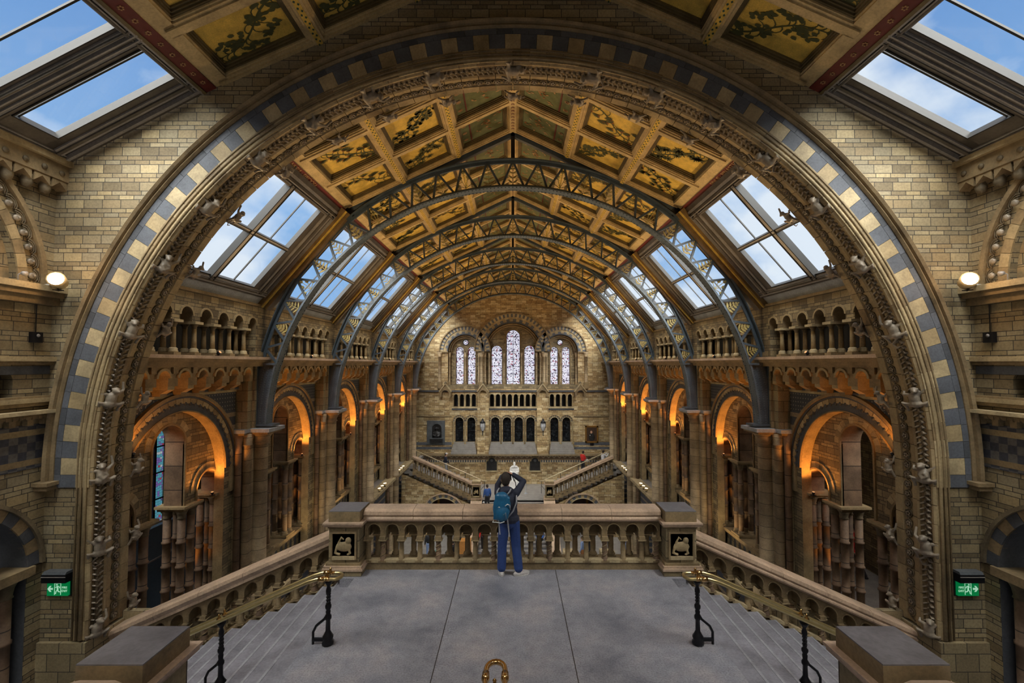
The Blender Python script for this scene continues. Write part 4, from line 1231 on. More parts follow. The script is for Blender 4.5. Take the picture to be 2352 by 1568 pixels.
m = MB(); m.lathe([(.034, -.04), (.036, -.02), (.034, .04)], (X0 - w, 4.13, zt), 'brass', 10, axis='y'); m.lathe([(.034, -.04), (.036, -.02), (.034, .04)], (X0 + w, 4.13, zt), 'brass', 10, axis='y'); m.build('collar', t)
iron_post(t, X0, 3.92, .15, zt - .03, 1)

# ================================================================== iron trusses
RO, ZO = 7.69, 2.26
RIN = 7.28
def sprig(mb, base, up, side, h, w, k):
    """flat gilded plant with real thickness"""
    B = Vector(base); U = Vector(up).normalized(); S = Vector(side).normalized(); Yv = Vector((0, 1, 0))
    mb.bar(B, B + U * h * .85, .016, .016, 'gild', up=Yv)
    def lf(p, d, l, wd):
        n = Vector((-d.z, 0, d.x)); a = p; pts = [p, p + d * l * .35 + n * wd, p + d * l * .75 + n * wd * .7, p + d * l, p + d * l * .75 - n * wd * .7, p + d * l * .35 - n * wd]
        vs = [q - Yv * .012 for q in pts] + [q + Yv * .012 for q in pts]
        mb.add(vs, [tuple(range(6))[::-1], tuple(range(6, 12))] + [(i, (i + 1) % 6, 6 + (i + 1) % 6, 6 + i) for i in range(6)], 'gild')
    if k % 4 == 3:
        for (fx, fz) in ((-.45, .25), (.45, .25), (-.28, .55), (.28, .55), (0, .8)):
            c = B + U * h * fz + S * w * fx * (1 - fz * .5)
            mb.lathe([(.055, -.012), (.055, .012)], c, 'gild', 8, axis='y')
            mb.bar(B + U * h * .1, c, .015, .015, 'gild', up=Yv)
    else:
        for (fz, l) in ((.12, .42), (.32, .36), (.52, .28), (.70, .2)):
            for e in (-1, 1):
                d = (U * (.75 if k % 2 else .45) + S * e).normalized()
                lf(B + U * h * fz, d, w * l * .85, .020 + .006 * (k % 3))
        lf(B + U * h * .75, U, h * .2, .022)
def truss_parts(t):
    def ci(a): return Vector((RIN * cos(a), 0, ZC + RIN * sin(a)))
    def co(a):
        # same ray through (0, ZC) hitting the outer circle
        dx, dz = cos(a), sin(a); b = dz * (ZC - ZO); c = (ZC - ZO) ** 2 - RO * RO
        l = -b + sqrt(b * b - c); return Vector((l * dx, 0, ZC + l * dz))
    A0 = math.radians(15.2); n = 54
    m = MB(); NS = 90
    for fn, inn in ((ci, 1),):
        path = []
        for i in range(NS + 1):
            a = A0 + (pi - 2 * A0) * i / NS; p = ci(a); path.append((p, (cos(a), 0, sin(a)), (0, 1, 0)))
        m.sweep([(-.03, -.17), (-.03, .17), (.0, .17), (.0, .03), (.09, .03), (.09, -.03), (.0, -.03), (.0, -.17)], path, 'rivet')
        for i in range(1, 170):
            a = A0 + (pi - 2 * A0) * i / 170; p = ci(a)
            for e in (-.12, .12):
                q = p - Vector((cos(a), 0, sin(a))) * .035; m.cbox((q.x, e, q.z), (.035, .03, .035), 'rivet')
    m.build('inner_chord', t, world=False)
    m = MB(); path = []
    for i in range(NS + 1):
        a = A0 + (pi - 2 * A0) * i / NS; p = co(a); path.append((p, (cos(a), 0, sin(a)), (0, 1, 0)))
    m.sweep([(.03, -.15), (.03, .15), (.0, .15), (.0, .03), (-.09, .03), (-.09, -.03), (.0, -.03), (.0, -.15)], path, 'iron')
    m.build('outer_chord', t, world=False)
    m = MB(); g = 0
    nodes = [A0 + (pi - 2 * A0) * i / n for i in range(n + 1)]
    for i in range(n):
        a, b = nodes[i], nodes[i + 1]
        p, q = (ci(a), co(b)) if i % 2 == 0 else (co(a), ci(b))
        m.bar(p, q, .06, .07, 'iron', up=(0, 1, 0))
    m.build('lattice', t, world=False)
    k = 0
    for i in range(1, n - 1, 2):
        a = nodes[i]                      # outer node: triangle with its base on the inner chord
        ctr = ci(a); up = Vector((cos(a), 0, sin(a))); sd = Vector((-sin(a), 0, cos(a)))
        h = (co(a) - ci(a)).length; w = (ci(nodes[i - 1]) - ci(nodes[i + 1])).length
        f = MB(); sprig(f, ctr + up * .05, up, sd, h - .1, w * .8, k); k += 1
        f.build('gilded_sprig', t, world=False)
    for s in (-1, 1):                     # solid feet
        m = MB(); pts = []
        for z in (ZC + .12, 2.3, 2.8, 3.3, 3.75):
            pts.append((s * sqrt(RIN ** 2 - (z - ZC) ** 2), z))
        poly = pts + [(s * 7.56, 3.75), (s * 7.6, ZC + .12)]
        m.prism(poly, lambda a, b, d: (a, d, b), -.11, .11, 'iron')
        for i in range(len(pts) - 1):
            a, b = pts[i], pts[i + 1]
            m.bar((a[0] + s * .01, 0, a[1]), (b[0] + s * .01, 0, b[1]), .36, .05, 'rivet', up=(1, 0, 0))
        m.bar((s * 7.58, 0, ZC + .12), (s * 7.58, 0, 3.78), .34, .05, 'iron', up=(1, 0, 0))
        for i in range(26):
            z = ZC + .2 + i * .07; x = sqrt(RIN ** 2 - (z - ZC) ** 2)
            for dx in (.08, .20, .32): m.cbox((s * (x + dx), -.115, z), (.035, .02, .035), 'rivet')
            for e in (-.12, .12): m.cbox((s * (x - .02), e, z), (.03, .035, .035), 'rivet')
        m.box(*sorted((s * 7.0, s * 7.66)), -.2, .2, 3.74, 3.80, 'iron')
        m.box(*sorted((s * 7.05, s * 7.66)), -.2, .2, ZC + .1, ZC + .16, 'iron')
        m.build('foot', t, world=False)
    m = MB(); m.box(-.06, .06, -.07, .07, ZO + RO, RIDGE - .1, 'black')
    m.build('king_post', t, world=False)
    for s in (-1, 1):
        a = atan2(JZ - ZC, JX); p = co(a) ; m = MB(); m.bar((s * p.x, 0, p.z), (s * (JX + .1), 0, JZ + .0), .14, .16, 'black', up=(0, 1, 0)); m.build('strut', t, world=False)
T0 = thing('iron_truss', 'nearest arched blue-grey iron truss with gilded plant sprigs', 'truss', (0, TY[0], 0), group='iron roof trusses')
truss_parts(T0); proto(T0)
for i in range(1, 5):
    dup(T0, (0, TY[i], 0), label='%s arched iron truss from the camera, spanning the hall roof' % ORD[i])
# ================================================================== hall side walls
BC = [(YB + .0, TY[0], 11.07)] + [(TY[i], TY[i + 1], (TY[i] + TY[i + 1]) / 2) for i in range(4)] + [(TY[4], YE, 36.45)]
WALLS = {}
def bay_label(s, i): return '%s bay, %s side' % (ORD[i], SN[s])
for s in (-1, 1):
    def wx(u, z, d, s=s): return (s * d, u, z)
    mb = MB(); H0, H1 = YB, YE
    # ground storey
    ops = [(yc, 1.35 if i < 5 else .9, -5.7, FLG) for i, (a, b, yc) in enumerate(BC)]
    mb.wall(wx, H0, H1, FLG, FL1 - .15, ops, 8.0, 8.5, 'stripe', seg=20)
    # first floor: great blind arches
    ops = [(yc, 1.72 if i < 5 else .8, .9, FL1) for i, (a, b, yc) in enumerate(BC)]
    mb.wall(wx, H0, H1, FL1, 3.75, ops, XW, XW + .27, 'tymp', 'tan', seg=28)
    mb.box(*sorted((s * 8.0, s * 12.6)), H0, H1, FL1 - .16, FL1 - .01, 'wfloor')
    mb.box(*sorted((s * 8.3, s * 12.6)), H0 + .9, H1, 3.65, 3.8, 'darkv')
    mb.box(*sorted((s * 12.4, s * 12.6)), H0, H1, FLG, 3.8, 'tymp')
    mb.box(*sorted((s * 8.25, s * 12.6)), H0, H0 + .05, FLG, 3.8, 'tymp')
    mb.box(*sorted((s * 8.0, s * 12.6)), YE, YE + .3, FLG, 3.8, 'tymp')
    # upper triforium wall
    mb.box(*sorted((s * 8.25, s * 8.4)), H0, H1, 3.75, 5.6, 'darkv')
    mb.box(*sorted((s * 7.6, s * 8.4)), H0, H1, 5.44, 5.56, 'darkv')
    W = mb.build('wall_' + SN[s], kind='structure', label='%s side wall of the long hall with blind arches' % SN[s], cat='wall', loc=(s * XW, 24, 0))
    WALLS[s] = W
    # inlaid spandrels
    mb = MB()
    for i, (a, b, yc) in enumerate(BC):
        R = 2.16 if i < 5 else 1.1
        mb.wall(wx, max(a, H0) + .5, b - .5, 2.45, 2.98, [(yc, R, .9, .9)] , XW - .02, XW, 'diaper', seg=30) if i < 5 else None
        mb.wall(wx, max(a, H0) + .4, b - .4, .95, 2.45, [(yc, R, .9, .9)], XW - .02, XW, 'stripe', seg=30)
        mb.box(*sorted((s * (XW - .035), s * XW)), a + .4, b - .4, 2.98, 3.05, 'tan2')
    mb.build('inlaid_spandrel', W)
    for i, (a, b, yc) in enumerate(BC):
        r0 = 1.72 if i < 5 else .8
        mb = MB()
        mb.archband(wx, yc, .9, r0 + .20, r0 + .38, XW - .05, XW + .1, ['tan', 'tan2', 'tan', 'tan3'], n=26, gap=.004, stilt=.7)
        mb.build('arch_ring', W)
        mb = MB(); mb.archband(wx, yc, .9, r0 + .02, r0 + .21, XW - .03, XW + .1, ['grey2'], n=36)
        for k in range(34):
            t_ = pi * (k + .5) / 34; mb.lathe([(.045, -.012), (.045, .012)], (s * (XW - .04), yc + (r0 + .19) * cos(t_), .9 + (r0 + .19) * sin(t_)), 'grey2', 6, axis='x')
        mb.archband(wx, yc, .9, r0 - .0, r0 + .03, XW - .05, XW + .02, ['tan3'], n=36)
        mb.build('arch_inner_ring', W)
        mb = MB(); mb.archband(wx, yc, .9, r0 + .38, r0 + .46, XW - .12, XW + .05, ['tan3'], n=36); mb.archband(wx, yc, .9, r0 + .33, r0 + .39, XW - .08, XW + .05, ['grey2'], n=36)
        mb.build('arch_hood', W)
        if i < 5:   # tympanum with one tall and two low openings
            mb = MB()
            mb.wall(wx, yc - 1.98, yc + 1.98, .2, 2.7, [(yc, .52, 1.77, .2), (yc - 1.45, .45, .46, .2), (yc + 1.45, .45, .46, .2)], XW + .27, XW + .75, 'tymp', 'colr', seg=18)
            mb.build('tympanum', W)
            mb = MB()
            for (c, h, z) in ((yc, .52, 1.77), (yc - 1.45, .45, .46), (yc + 1.45, .45, .46)):
                mb.archband(wx, c, z, h, h + .05, XW + .23, XW + .30, ['tan3'], n=20); mb.archband(wx, c, z, h + .05, h + .22, XW + .255, XW + .30, ['tan', 'dress', 'tan2'], n=13, gap=.004)
                for e in (-1, 1):
                    mb.box(*sorted((s * (XW + .23), s * (XW + .30))), *sorted((c + e * h, c + e * (h + .05))), .2, z, 'tan3')
            mb.build('opening_mould', W)
    # string under the corbels, cornice
    mb = MB()
    for (d, z0, z1, mt) in ((XW - .1, 3.05, 3.10, 'grey2'), (7.38, 3.74, 3.82, 'tan3'), (7.30, 3.82, 3.90, 'tan3'), (7.25, 3.90, 3.975, 'coping')):
        mb.box(*sorted((s * d, s * XW)), H0, H1, z0, z1, mt)
    mb.box(*sorted((s * 7.42, s * 8.3)), H0, H1, 3.70, 3.9, 'tan3')
    mb.build('cornice', W)
    mb = MB()
    for (d, z0, z1, mt) in ((7.55, FL1 - .30, FL1 - .18, 'tan3'), (7.42, FL1 - .18, FL1 - .02, 'tan2')):
        mb.box(*sorted((s * d, s * 8.02)), H0, H1, z0, z1, mt)
    for k in range(90): mb.box(*sorted((s * 7.6, s * 8.0)), H0 + .15 + k * .32, H0 + .27 + k * .32, FL1 - .42, FL1 - .30, 'tan3')
    mb.build('gallery_ledge', W)

# one corbel, one twin colonnette, one cluster: copied along both walls
def corbel_proto():
    t = thing('corbel', 'x', 'corbel', (0, 0, 0))
    m = MB(); place = lambda u, z, d: (d, u, z)     # local: +x towards the wall, wall plane at x = 0.5
    m.wall(place, -.31, .31, .22, .66, [(0, .165, .40, .22)], .02, .16, 'tan3', 'tan', seg=10)
    m.archband(place, 0, .40, .165, .22, -.03, .05, ['tan'], n=10)
    m.wall(place, -.31, .31, .22, .66, [(0, .165, .40, .22)], .16, .5, 'tan', 'tan', seg=10)
    m.build('arched_head', t, world=False)
    for e in (1,):
        m = MB()
        m.box(.06, .5, e * .31 - .10, e * .31 + .10, .14, .30, 'tan'); m.box(.22, .5, e * .31 - .10, e * .31 + .10, .0, .14, 'tan3')
        m.prism([(.06, .14), (.22, .14), (.22, .05)], lambda a, b, d: (a, d, b), e * .31 - .10, e * .31 + .10, 'tan3')
        m.lathe([(.0, -.16), (.07, -.12), (.10, -.03), (.07, .05)], (.12, e * .31, .34), 'carve', 8)
        m.box(-.04, .5, e * .31 - .07, e * .31 + .07, .50, .66, 'tan3')
        m.build('bracket', t, world=False)
    return proto(t)
def twin_proto():
    t = thing('twin_colonnette', 'x', 'colonnette', (0, 0, 0))
    for dx in (.0, .22):
        m = MB(); m.lathe([(.055, .16), (.05, .4), (.045, .64)], (dx, 0, 0), 'tan', 10); m.build('shaft', t, world=False)
        m = MB(); m.lathe([(.10, .06), (.10, .09), (.085, .11), (.09, .14), (.06, .17)], (dx, 0, 0), 'tan2', 10); m.build('base', t, world=False)
        m = MB(); m.lathe([(.045, .62), (.055, .64), (.05, .66), (.09, .73)], (dx, 0, 0), 'carve', 10); m.build('capital', t, world=False)
    m = MB(); m.box(-.1, .32, -.11, .11, 0, .06, 'tan3'); m.build('plinth', t, world=False)
    m = MB(); m.box(-.12, .34, -.14, .14, .73, .79, 'tan2'); m.build('abacus', t, world=False)
    return proto(t)
def cluster_proto(zbase, name='x', far=False):
    """four ringed shafts under a moulded slab; local z=0 at the base"""
    H = .2 - zbase
    t = thing('column_cluster', name, 'columns', (0, 0, 0))
    for dx in (-.18, .18):
        for dy in (-.17, .17):
            m = MB(); r = .088; prof = [(r, .2)]
            z = .2; nr = int((H - .6) / .62)
            for k in range(1, nr + 1):
                zz = .2 + (H - .6) * k / (nr + 1) + .1
                prof += [(r, zz - .03), (r * 1.25, zz - .018), (r * 1.25, zz + .018), (r, zz + .03)]
            prof += [(r, H - .30)]
            m.lathe(prof, (dx, dy, 0), 'colr', 10)
            sh_ = m.build('shaft', t, world=False)
            if far: continue
            m = MB(); m.lathe([(r * 1.5, .06), (r * 1.45, .1), (r * 1.15, .13), (r * 1.3, .17), (r, .21)], (dx, dy, 0), 'tan3', 10); m.build('base', t, world=False)
            m = MB(); m.lathe([(r, H - .31), (r * 1.2, H - .3), (r * 1.02, H - .27), (r * 1.25, H - .18), (r * 1.75, H - .10)], (dx, dy, 0), 'carve', 10); m.build('capital', t, world=False)
    m = MB(); m.box(-.33, .33, -.32, .32, 0, .07, 'tan3'); m.build('plinth', t, world=False)
    m = MB(); m.box(-.33, .33, -.32, .32, H - .10, H - .04, 'tan3'); m.box(-.38, .38, -.36, .36, H - .04, H + .02, 'tan'); m.build('slab', t, world=False)
    return proto(t)
CORB = corbel_proto(); TWIN = twin_proto(); CL0 = cluster_proto(FL1); CL1 = cluster_proto(-2.52); CLF = cluster_proto(-2.52, far=True)
used = set()
def use(P, loc, rotz, label, group):
    if P.name not in used:
        used.add(P.name); P.location = loc; P.rotation_euler = (0, 0, rotz); P['label'] = label; P['group'] = group; return P
    return dup(P, loc, rotz, label, group)
for s in (-1, 1):
    rz = 0 if s > 0 else pi
    def wx(u, z, d, s=s): return (s * d, u, z)
    for i, (a, b, yc) in enumerate(BC):
        where = bay_label(s, i)
        # corbels
        n = 7 if i < 5 else 3; c0 = yc if i < 5 else 36.5
        for k in range(n):
            y = c0 + (k - (n - 1) / 2) * .62
            if y < YB + .2: continue
            use(CORB, (s * 7.5, y, 3.06), rz, '%s arched corbel counting away from the camera, %s' % (ORD[k], where), 'corbels under the cornice')
        # upper arcade
        n = 7 if i < 5 else 3; sp = .66
        o = [(c0 + (k - (n - 1) / 2) * sp, .19, 4.9, 4.76) for k in range(n)]
        m = MB(); ya, yb = max(a, YB), b
        lo, hi = c0 - (n - 1) / 2 * sp - .19, c0 + (n - 1) / 2 * sp + .19
        if o[0][0] - .19 < ya: o = o[1:] if o[0][0] < ya + .19 else o
        m.wall(wx, ya, yb, 4.76, 5.45, o, 7.46, 7.76, 'tymp', 'tan3', seg=12)
        if lo > ya: m.box(*sorted((s * 7.46, s * 7.76)), ya, lo, 3.97, 4.76, 'tymp')
        m.box(*sorted((s * 7.46, s * 7.76)), hi, yb, 3.97, 4.76, 'tymp')
        for q in o: m.archband(wx, q[0], 4.9, .19, .235, 7.43, 7.47, ['tan'], n=12)
        m.box(*sorted((s * 7.40, s * 7.8)), ya, yb, 5.45, 5.52, 'tan3')
        m.build('triforium_arcade', WALLS[s])
        for k in range(n - 1):
            y = c0 + (k - (n - 2) / 2) * sp
            if y < YB + .25: continue
            use(TWIN, (s * 7.50, y, 3.975), rz, '%s upper-arcade twin colonnette counting away from the camera, %s' % (ORD[k], where), 'twin colonnettes of the upper arcades')
        # clusters under the tympanum
        if i < 5:
            P = CL0 if i == 0 else (CL1 if i < 3 else CLF)
            zb = FL1 if i == 0 else -2.52
            for j, dy in enumerate((-1.98, -.76, .76, 1.98)):
                if yc + dy < YB + .1: continue
                use(P, (s * (XW + .52), yc + dy, zb), 0, '%s ringed column cluster counting away from the camera, %s' % (ORD[j], where), 'ringed column clusters of the first floor')
            if i:
                m = MB()
                m.wall(wx, yc - 2.2, yc + 2.2, FL1, -2.66, [(yc + (k - 5.5) * .36, .1, -2.95, -3.2) for k in range(12)], XW + .42, XW + .62, 'dress', seg=6)
                m.box(*sorted((s * (XW + .2), s * (XW + .84))), yc - 2.2, yc + 2.2, -2.66, -2.54, 'tan3'); m.box(*sorted((s * (XW + .44), s * (XW + .6))), yc - 2.2, yc + 2.2, FL1, -2.7, 'grey2')
                m.build('parapet', label='low pierced stone parapet carrying columns, %s' % where, cat='parapet', loc=(s * (XW + .5), yc, FL1), group='gallery parapets')
# ---- piers under the trusses
def pier_proto():
    """local: +x towards the wall; x=0 is world |x| = 7.5"""
    t = thing('clustered_pier', 'x', 'pier', (0, 0, 0)); z0 = FLG
    m = MB(); m.lathe([(.30, z0), (.30, z0 + .5), (.215, z0 + .6), (.205, FL1), (.25, FL1 + .02), (.25, FL1 + .12), (.205, FL1 + .16), (.20, 1.40), (.24, 1.42), (.24, 1.46), (.21, 1.48), (.26, 1.62), (.36, 1.76)], (0, 0, 0), 'col', 16); m.build('main_shaft', t, world=False)
    for e in (-1, 1):
        m = MB(); m.lathe([(.2, z0), (.2, z0 + .5), (.125, z0 + .6), (.12, 1.40), (.15, 1.42), (.15, 1.46), (.13, 1.48), (.2, 1.76)], (.20, e * .36, 0), 'col', 12); m.build('side_shaft', t, world=False)
        m = MB(); m.lathe([(.09, z0), (.09, 1.45), (.14, 1.76)], (.34, e * .54, 0), 'colr', 10); m.build('side_shaft', t, world=False)
    m = MB(); m.box(.1, .95, -.34, .34, z0, 1.76, 'col'); m.box(.36, .95, -.52, .52, z0, 1.76, 'dress'); m.build('core', t, world=False)
    m = MB(); m.box(-.42, .6, -.42, .42, 1.74, 1.80, 'tan3'); m.box(-.48, .6, -.46, .46, 1.80, 1.90, 'apron'); m.box(.12, .75, -.66, .66, 1.74, 1.80, 'tan3'); m.box(.08, .75, -.7, .7, 1.80, 1.90, 'apron')
    m.build('ledge', t, world=False)
    m = MB(); m.box(.14, .8, -.48, .48, 1.90, 3.72, 'dress'); m.box(.06, .7, -.26, .26, 1.90, 5.5, 'dress'); m.build('upper_pilaster', t, world=False)
    return proto(t)
PIER = pier_proto(); first = True
for s in (-1, 1):
    for i, y in enumerate(TY):
        lab = '%s clustered stone pier from the camera on the %s side, carrying a truss foot' % (ORD[i], SN[s])
        use(PIER, (s * 7.5, y, 0), 0 if s > 0 else pi, lab, 'clustered piers of the hall')

for s in (-1, 1):
    pl = Plane(s, JX + .1, JZ - .1, BX, BZ)
    for i, y in enumerate(TY):
        m = MB(); pl.box(m, 0, pl.L, y - .34, y + .16, -.2, .14, 'rafter'); pl.box(m, 0, pl.L, y - .30, y - .24, .14, .17, 'panel'); pl.box(m, 0, pl.L, y - .16, y + .12, .14, .24, 'rafter')
        m.build('trim_%d' % (50 + i + (0 if s < 0 else 5)), kind='structure', label='varnished timber rafter beside the %s truss, %s slope' % (ORD[i], SN[s]), cat='trim', loc=pl.P(1.5, y, .1))
# ---- floors
m = MB(); m.box(-12.6, 12.6, YB + .0, YE + 1, FLG - .3, FLG, 'wfloor'); m.build('floor', kind='structure', label='pale stone ground floor of the hall far below', cat='floor', loc=(0, 20, FLG))
m = MB(); m.box(-8.6, 8.6, 8.15, YB, FLG, -3.6, 'dress'); m.box(-8.6, 8.6, YB - .1, YB, -3.6, -.9, 'dress')
m.build('wall_front', kind='structure', label='stone substructure below the landing, facing the hall', cat='wall', loc=(0, YB, -6))
m = MB()
for s in (-1, 1):
    m.box(*sorted((s * 8.5, s * 12.2)), 9.3, 13.6, FL1 - .01, FL1 + .006, 'tiles')
m.build('trim_30', kind='structure', label='black and white tiles on the gallery floor nearest the arch', cat='trim', loc=(0, 11, FL1))
# blue screen in the left gallery
t = thing('display_screen', 'grey-blue painted screen wall in the left gallery behind the ringed columns', 'screen', (-10.4, 13.2, FL1))
m = MB(); m.box(-10.5, -10.4, 11.6, 16.2, FL1, -1.0, 'bluewall'); m.build('board', t)
m = MB(); m.box(-10.39, -10.36, 11.6, 16.2, -1.9, -1.86, 'apron'); m.box(-10.52, -10.36, 11.6, 16.2, -1.0, -.95, 'bluewall'); m.build('rail', t)
# stained window of the left gallery
WN[0] += 1
w = thing('window_%d' % WN[0], 'narrow coloured stained glass window at the back of the left gallery', 'window', (-12.4, 15.9, 0), kind='structure')
m = MB(); m.box(-12.40, -12.36, 15.45, 16.3, -1.7, 1.5, 'stain2'); m.build('pane', w)
m = MB(); m.box(-12.42, -12.28, 15.3, 15.45, -1.8, 1.6, 'tan3'); m.box(-12.42, -12.28, 16.3, 16.45, -1.8, 1.6, 'tan3'); m.box(-12.42, -12.28, 15.3, 16.45, -1.8, -1.7, 'tan3'); m.box(-12.42, -12.28, 15.3, 16.45, 1.5, 1.6, 'tan3'); m.box(-12.37, -12.3, 15.82, 15.92, -1.7, 1.5, 'black')
for z in (-.9, 0, .9): m.box(-12.37, -12.3, 15.45, 16.3, z - .02, z + .02, 'black')
m.build('window_frame', w)
# orange display standing in the second left bay
t = thing('display_stand', 'orange and cream display panel glimpsed between columns of the second left bay', 'display', (-10.2, 19.6, FL1))
m = MB(); m.box(-10.3, -10.2, 19.0, 20.2, -1.9, -.9, 'orange'); m.build('panel', t)
m = MB(); m.box(-10.3, -10.2, 19.0, 20.2, -.9, -.5, 'rib'); m.box(-10.3, -10.1, 19.1, 19.2, FL1, -1.9, 'white'); m.box(-10.3, -10.1, 20.0, 20.1, FL1, -1.9, 'white'); m.build('frame', t)

# ---- small warm uplights resting on ledges (they light the arches, corbels and ceiling)
def floodlight(label, loc, to, energy, col, r=.05, L=.12, spot=None, group=None, es=8.0, size=.05, face='lampface'):
    if r < .06: face = 'lampdim'
    t = thing('floodlight', label, 'lamp', loc, group=group)
    d = (Vector(to) - Vector(loc)).normalized(); c = Vector(loc) + Vector((0, 0, r + .03))
    m = MB(); m.tube([c - d * L * .5, c - d * L * .2, c + d * L * .5], [r * .7, r, r * 1.05], 'black' if r < .09 else 'rib', 12); m.build('housing', t)
    m = MB(); m.tube([c + d * (L * .5), c + d * (L * .5 + .006)], [r * .9, r * .9], face, 14); m.build('lens', t)
    m = MB(); m.bar(c - d * L * .2, (loc[0], loc[1], loc[2]), .02, .05, 'black'); m.box(loc[0] - .05, loc[0] + .05, loc[1] - .05, loc[1] + .05, loc[2], loc[2] + .015, 'black'); m.build('bracket', t)
    lamp('lamplight', 'SPOT', c + d * (L * .5 + .03), energy, col, size, parent=t, to=to, spot=spot or 120)
    return t
M['lampdim'] = mat_flat('dim_lamp_lens', (.5, .3, .15), .3, emit=(1, .5, .2), estr=.6)
M['lampface'] = mat_flat('lit_lamp_lens', (.9, .8, .6), .3, emit=(1, .72, .42), estr=9)
OR = (1, .36, .06); WM = (1, .70, .34)
for s in (-1, 1):
    for i, (a, b, yc) in enumerate(BC):
        if i == 5: continue
        w_ = bay_label(s, i); fall = 1 + .25 * i
        floodlight('amber uplight on the column slab, ' + w_, (s * (XW + .12), yc + 1.42, .22), (s * (XW + .05), yc + .9, 2.6), 120 * fall, OR, .035, .07, 130, 'amber uplights of the blind arches')
        floodlight('small amber lamp behind the columns, ' + w_, (s * (XW + 1.1), yc + 1.45, -2.2), (s * (XW + .5), yc + 1.4, 1.0), 25 * fall, OR, .035, .07, 110, 'amber lamps inside the galleries')
    for i, y in enumerate(TY):
        if i < 4: floodlight('amber uplight on the ledge of the %s pier, %s side' % (ORD[i], SN[s]), (s * 7.60, y + .62, 1.9), (s * 7.72, y + 2.3, 3.55), 55, OR, .035, .07, 130, 'amber uplights on the pier ledges')
        floodlight('ceiling uplight on the cornice above the %s pier, %s side' % (ORD[i], SN[s]), (s * 7.34, y - 2.3, 3.975), (-s * 1.0, y - 2.6, 9.8), 620, WM, .04, .09, 105, 'uplights on the hall cornice', size=.12)
    sh = MB(); sh.box(*sorted((s * 7.45, s * 8.0)), YB + .12, YB + .42, 1.80, 1.90, 'tan3'); sh.build('ledge_block', label='small stone ledge holding the first amber uplight, %s side' % SN[s], cat='ledge', loc=(s * 7.9, YB + .25, 1.8))
    floodlight('amber uplight just behind the great arch, %s side' % SN[s], (s * 7.60, YB + .27, 1.9), (s * 7.72, YB + 2.0, 3.55), 45, OR, .035, .07, 130, 'amber uplights on the pier ledges')
    for j, (y, n) in enumerate(((26.0, 3), (30.5, 3), (17.0, 2), (21.5, 2))):
        for k in range(n):
            floodlight('%s lamp of the %s lit row on the %s gallery ledge' % (ORD[k], ORD[j], SN[s]), (s * 7.5, y + k * .55, FL1 - .02), (s * 7.9, y + k * .55, 0), 30, WM, .09, .16, 120, 'floodlights on the gallery ledge')
    # the big floodlight by the great arch
    t = floodlight('white floodlight clamped beside the great arch on the %s' % SN[s], (s * 7.72, 7.72, 5.02), (s * 6.9, 6.3, 5.42), 10, WM, .12, .26, 100)
    lamp('lamplight', 'POINT', (s * 7.52, 7.45, 5.3), 9, (1, .62, .3), .06, parent=t)
    m = MB(); m.bar((s * 8.15, 7.85, 5.13), (s * 7.72, 7.72, 5.13), .05, .02, 'white'); m.build('arm', t)
# ================================================================== end wall
def wy(u, z, d): return (u, d, z)
def roof_h(u):
    u = abs(u)
    if u < JX: return RIDGE - (RIDGE - JZ) * u / JX + .05
    if u < BX: return JZ - (JZ - BZ) * (u - JX) / (BX - JX) + .05
    return BZ + .05
mb = MB(); F, B = YE - .4, YE
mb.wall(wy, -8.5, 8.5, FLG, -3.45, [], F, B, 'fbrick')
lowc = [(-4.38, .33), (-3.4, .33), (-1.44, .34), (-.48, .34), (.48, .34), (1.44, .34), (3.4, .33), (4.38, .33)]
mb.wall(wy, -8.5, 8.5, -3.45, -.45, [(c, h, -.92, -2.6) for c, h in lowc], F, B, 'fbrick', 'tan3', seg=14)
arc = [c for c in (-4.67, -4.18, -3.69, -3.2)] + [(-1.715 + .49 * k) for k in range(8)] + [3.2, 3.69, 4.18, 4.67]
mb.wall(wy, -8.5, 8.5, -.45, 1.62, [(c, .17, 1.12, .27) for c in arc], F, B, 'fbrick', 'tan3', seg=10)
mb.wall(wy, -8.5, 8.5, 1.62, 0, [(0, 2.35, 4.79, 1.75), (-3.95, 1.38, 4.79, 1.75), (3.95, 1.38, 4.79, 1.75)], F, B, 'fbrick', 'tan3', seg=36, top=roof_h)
wins = [(-4.4, .33, 4.87, 2.1), (-3.42, .33, 4.87, 2.1), (-1.33, .45, 4.85, 2.1), (0.03, .57, 6.03, 2.1), (1.38, .45, 4.85, 2.1), (3.42, .33, 4.87, 2.1), (4.4, .33, 4.87, 2.1)]
mb.wall(wy, -8.5, 8.5, 1.5, 0, wins, B, B + .3, 'tymp', 'tan3', seg=20, top=roof_h)
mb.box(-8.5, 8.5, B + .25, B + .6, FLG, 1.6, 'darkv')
WE = mb.build('wall_end', kind='structure', label='far end wall of the hall with three great window arches', cat='wall', loc=(0, YE, 0))
# arch rings
mb = MB()
for (c, r, r2) in ((0, 2.35, 3.19), (-3.95, 1.38, 2.14), (3.95, 1.38, 2.14)):
    mb.archband(wy, c, 4.79, r2 - .09, r2, F - .16, F + .1, ['tan3'], n=40); mb.archband(wy, c, 4.79, r2 - .36, r2 - .09, F - .07, F + .1, ['grey', 'tan2'], n=56 if r > 2 else 42)
    mb.archband(wy, c, 4.79, r2 - .52, r2 - .36, F - .03, F + .1, ['tan', 'tan2'], n=24, gap=.003)
    mb.archband(wy, c, 4.79, r + .10, r2 - .52, F - .05, F + .1, ['grey', 'tan'], n=30 if r > 2 else 20)
    mb.archband(wy, c, 4.79, r, r + .10, F - .1, F + .1, ['grey2'], n=40)
    mb.archband(wy, c, 4.79, r - .16, r - .05, F + .12, F + .3, ['tan3'], n=36, stilt=.0); mb.archband(wy, c, 4.79, r - .3, r - .2, F + .22, F + .38, ['tan3'], n=36)
mb.build('arch_rings', WE)
mb = MB()
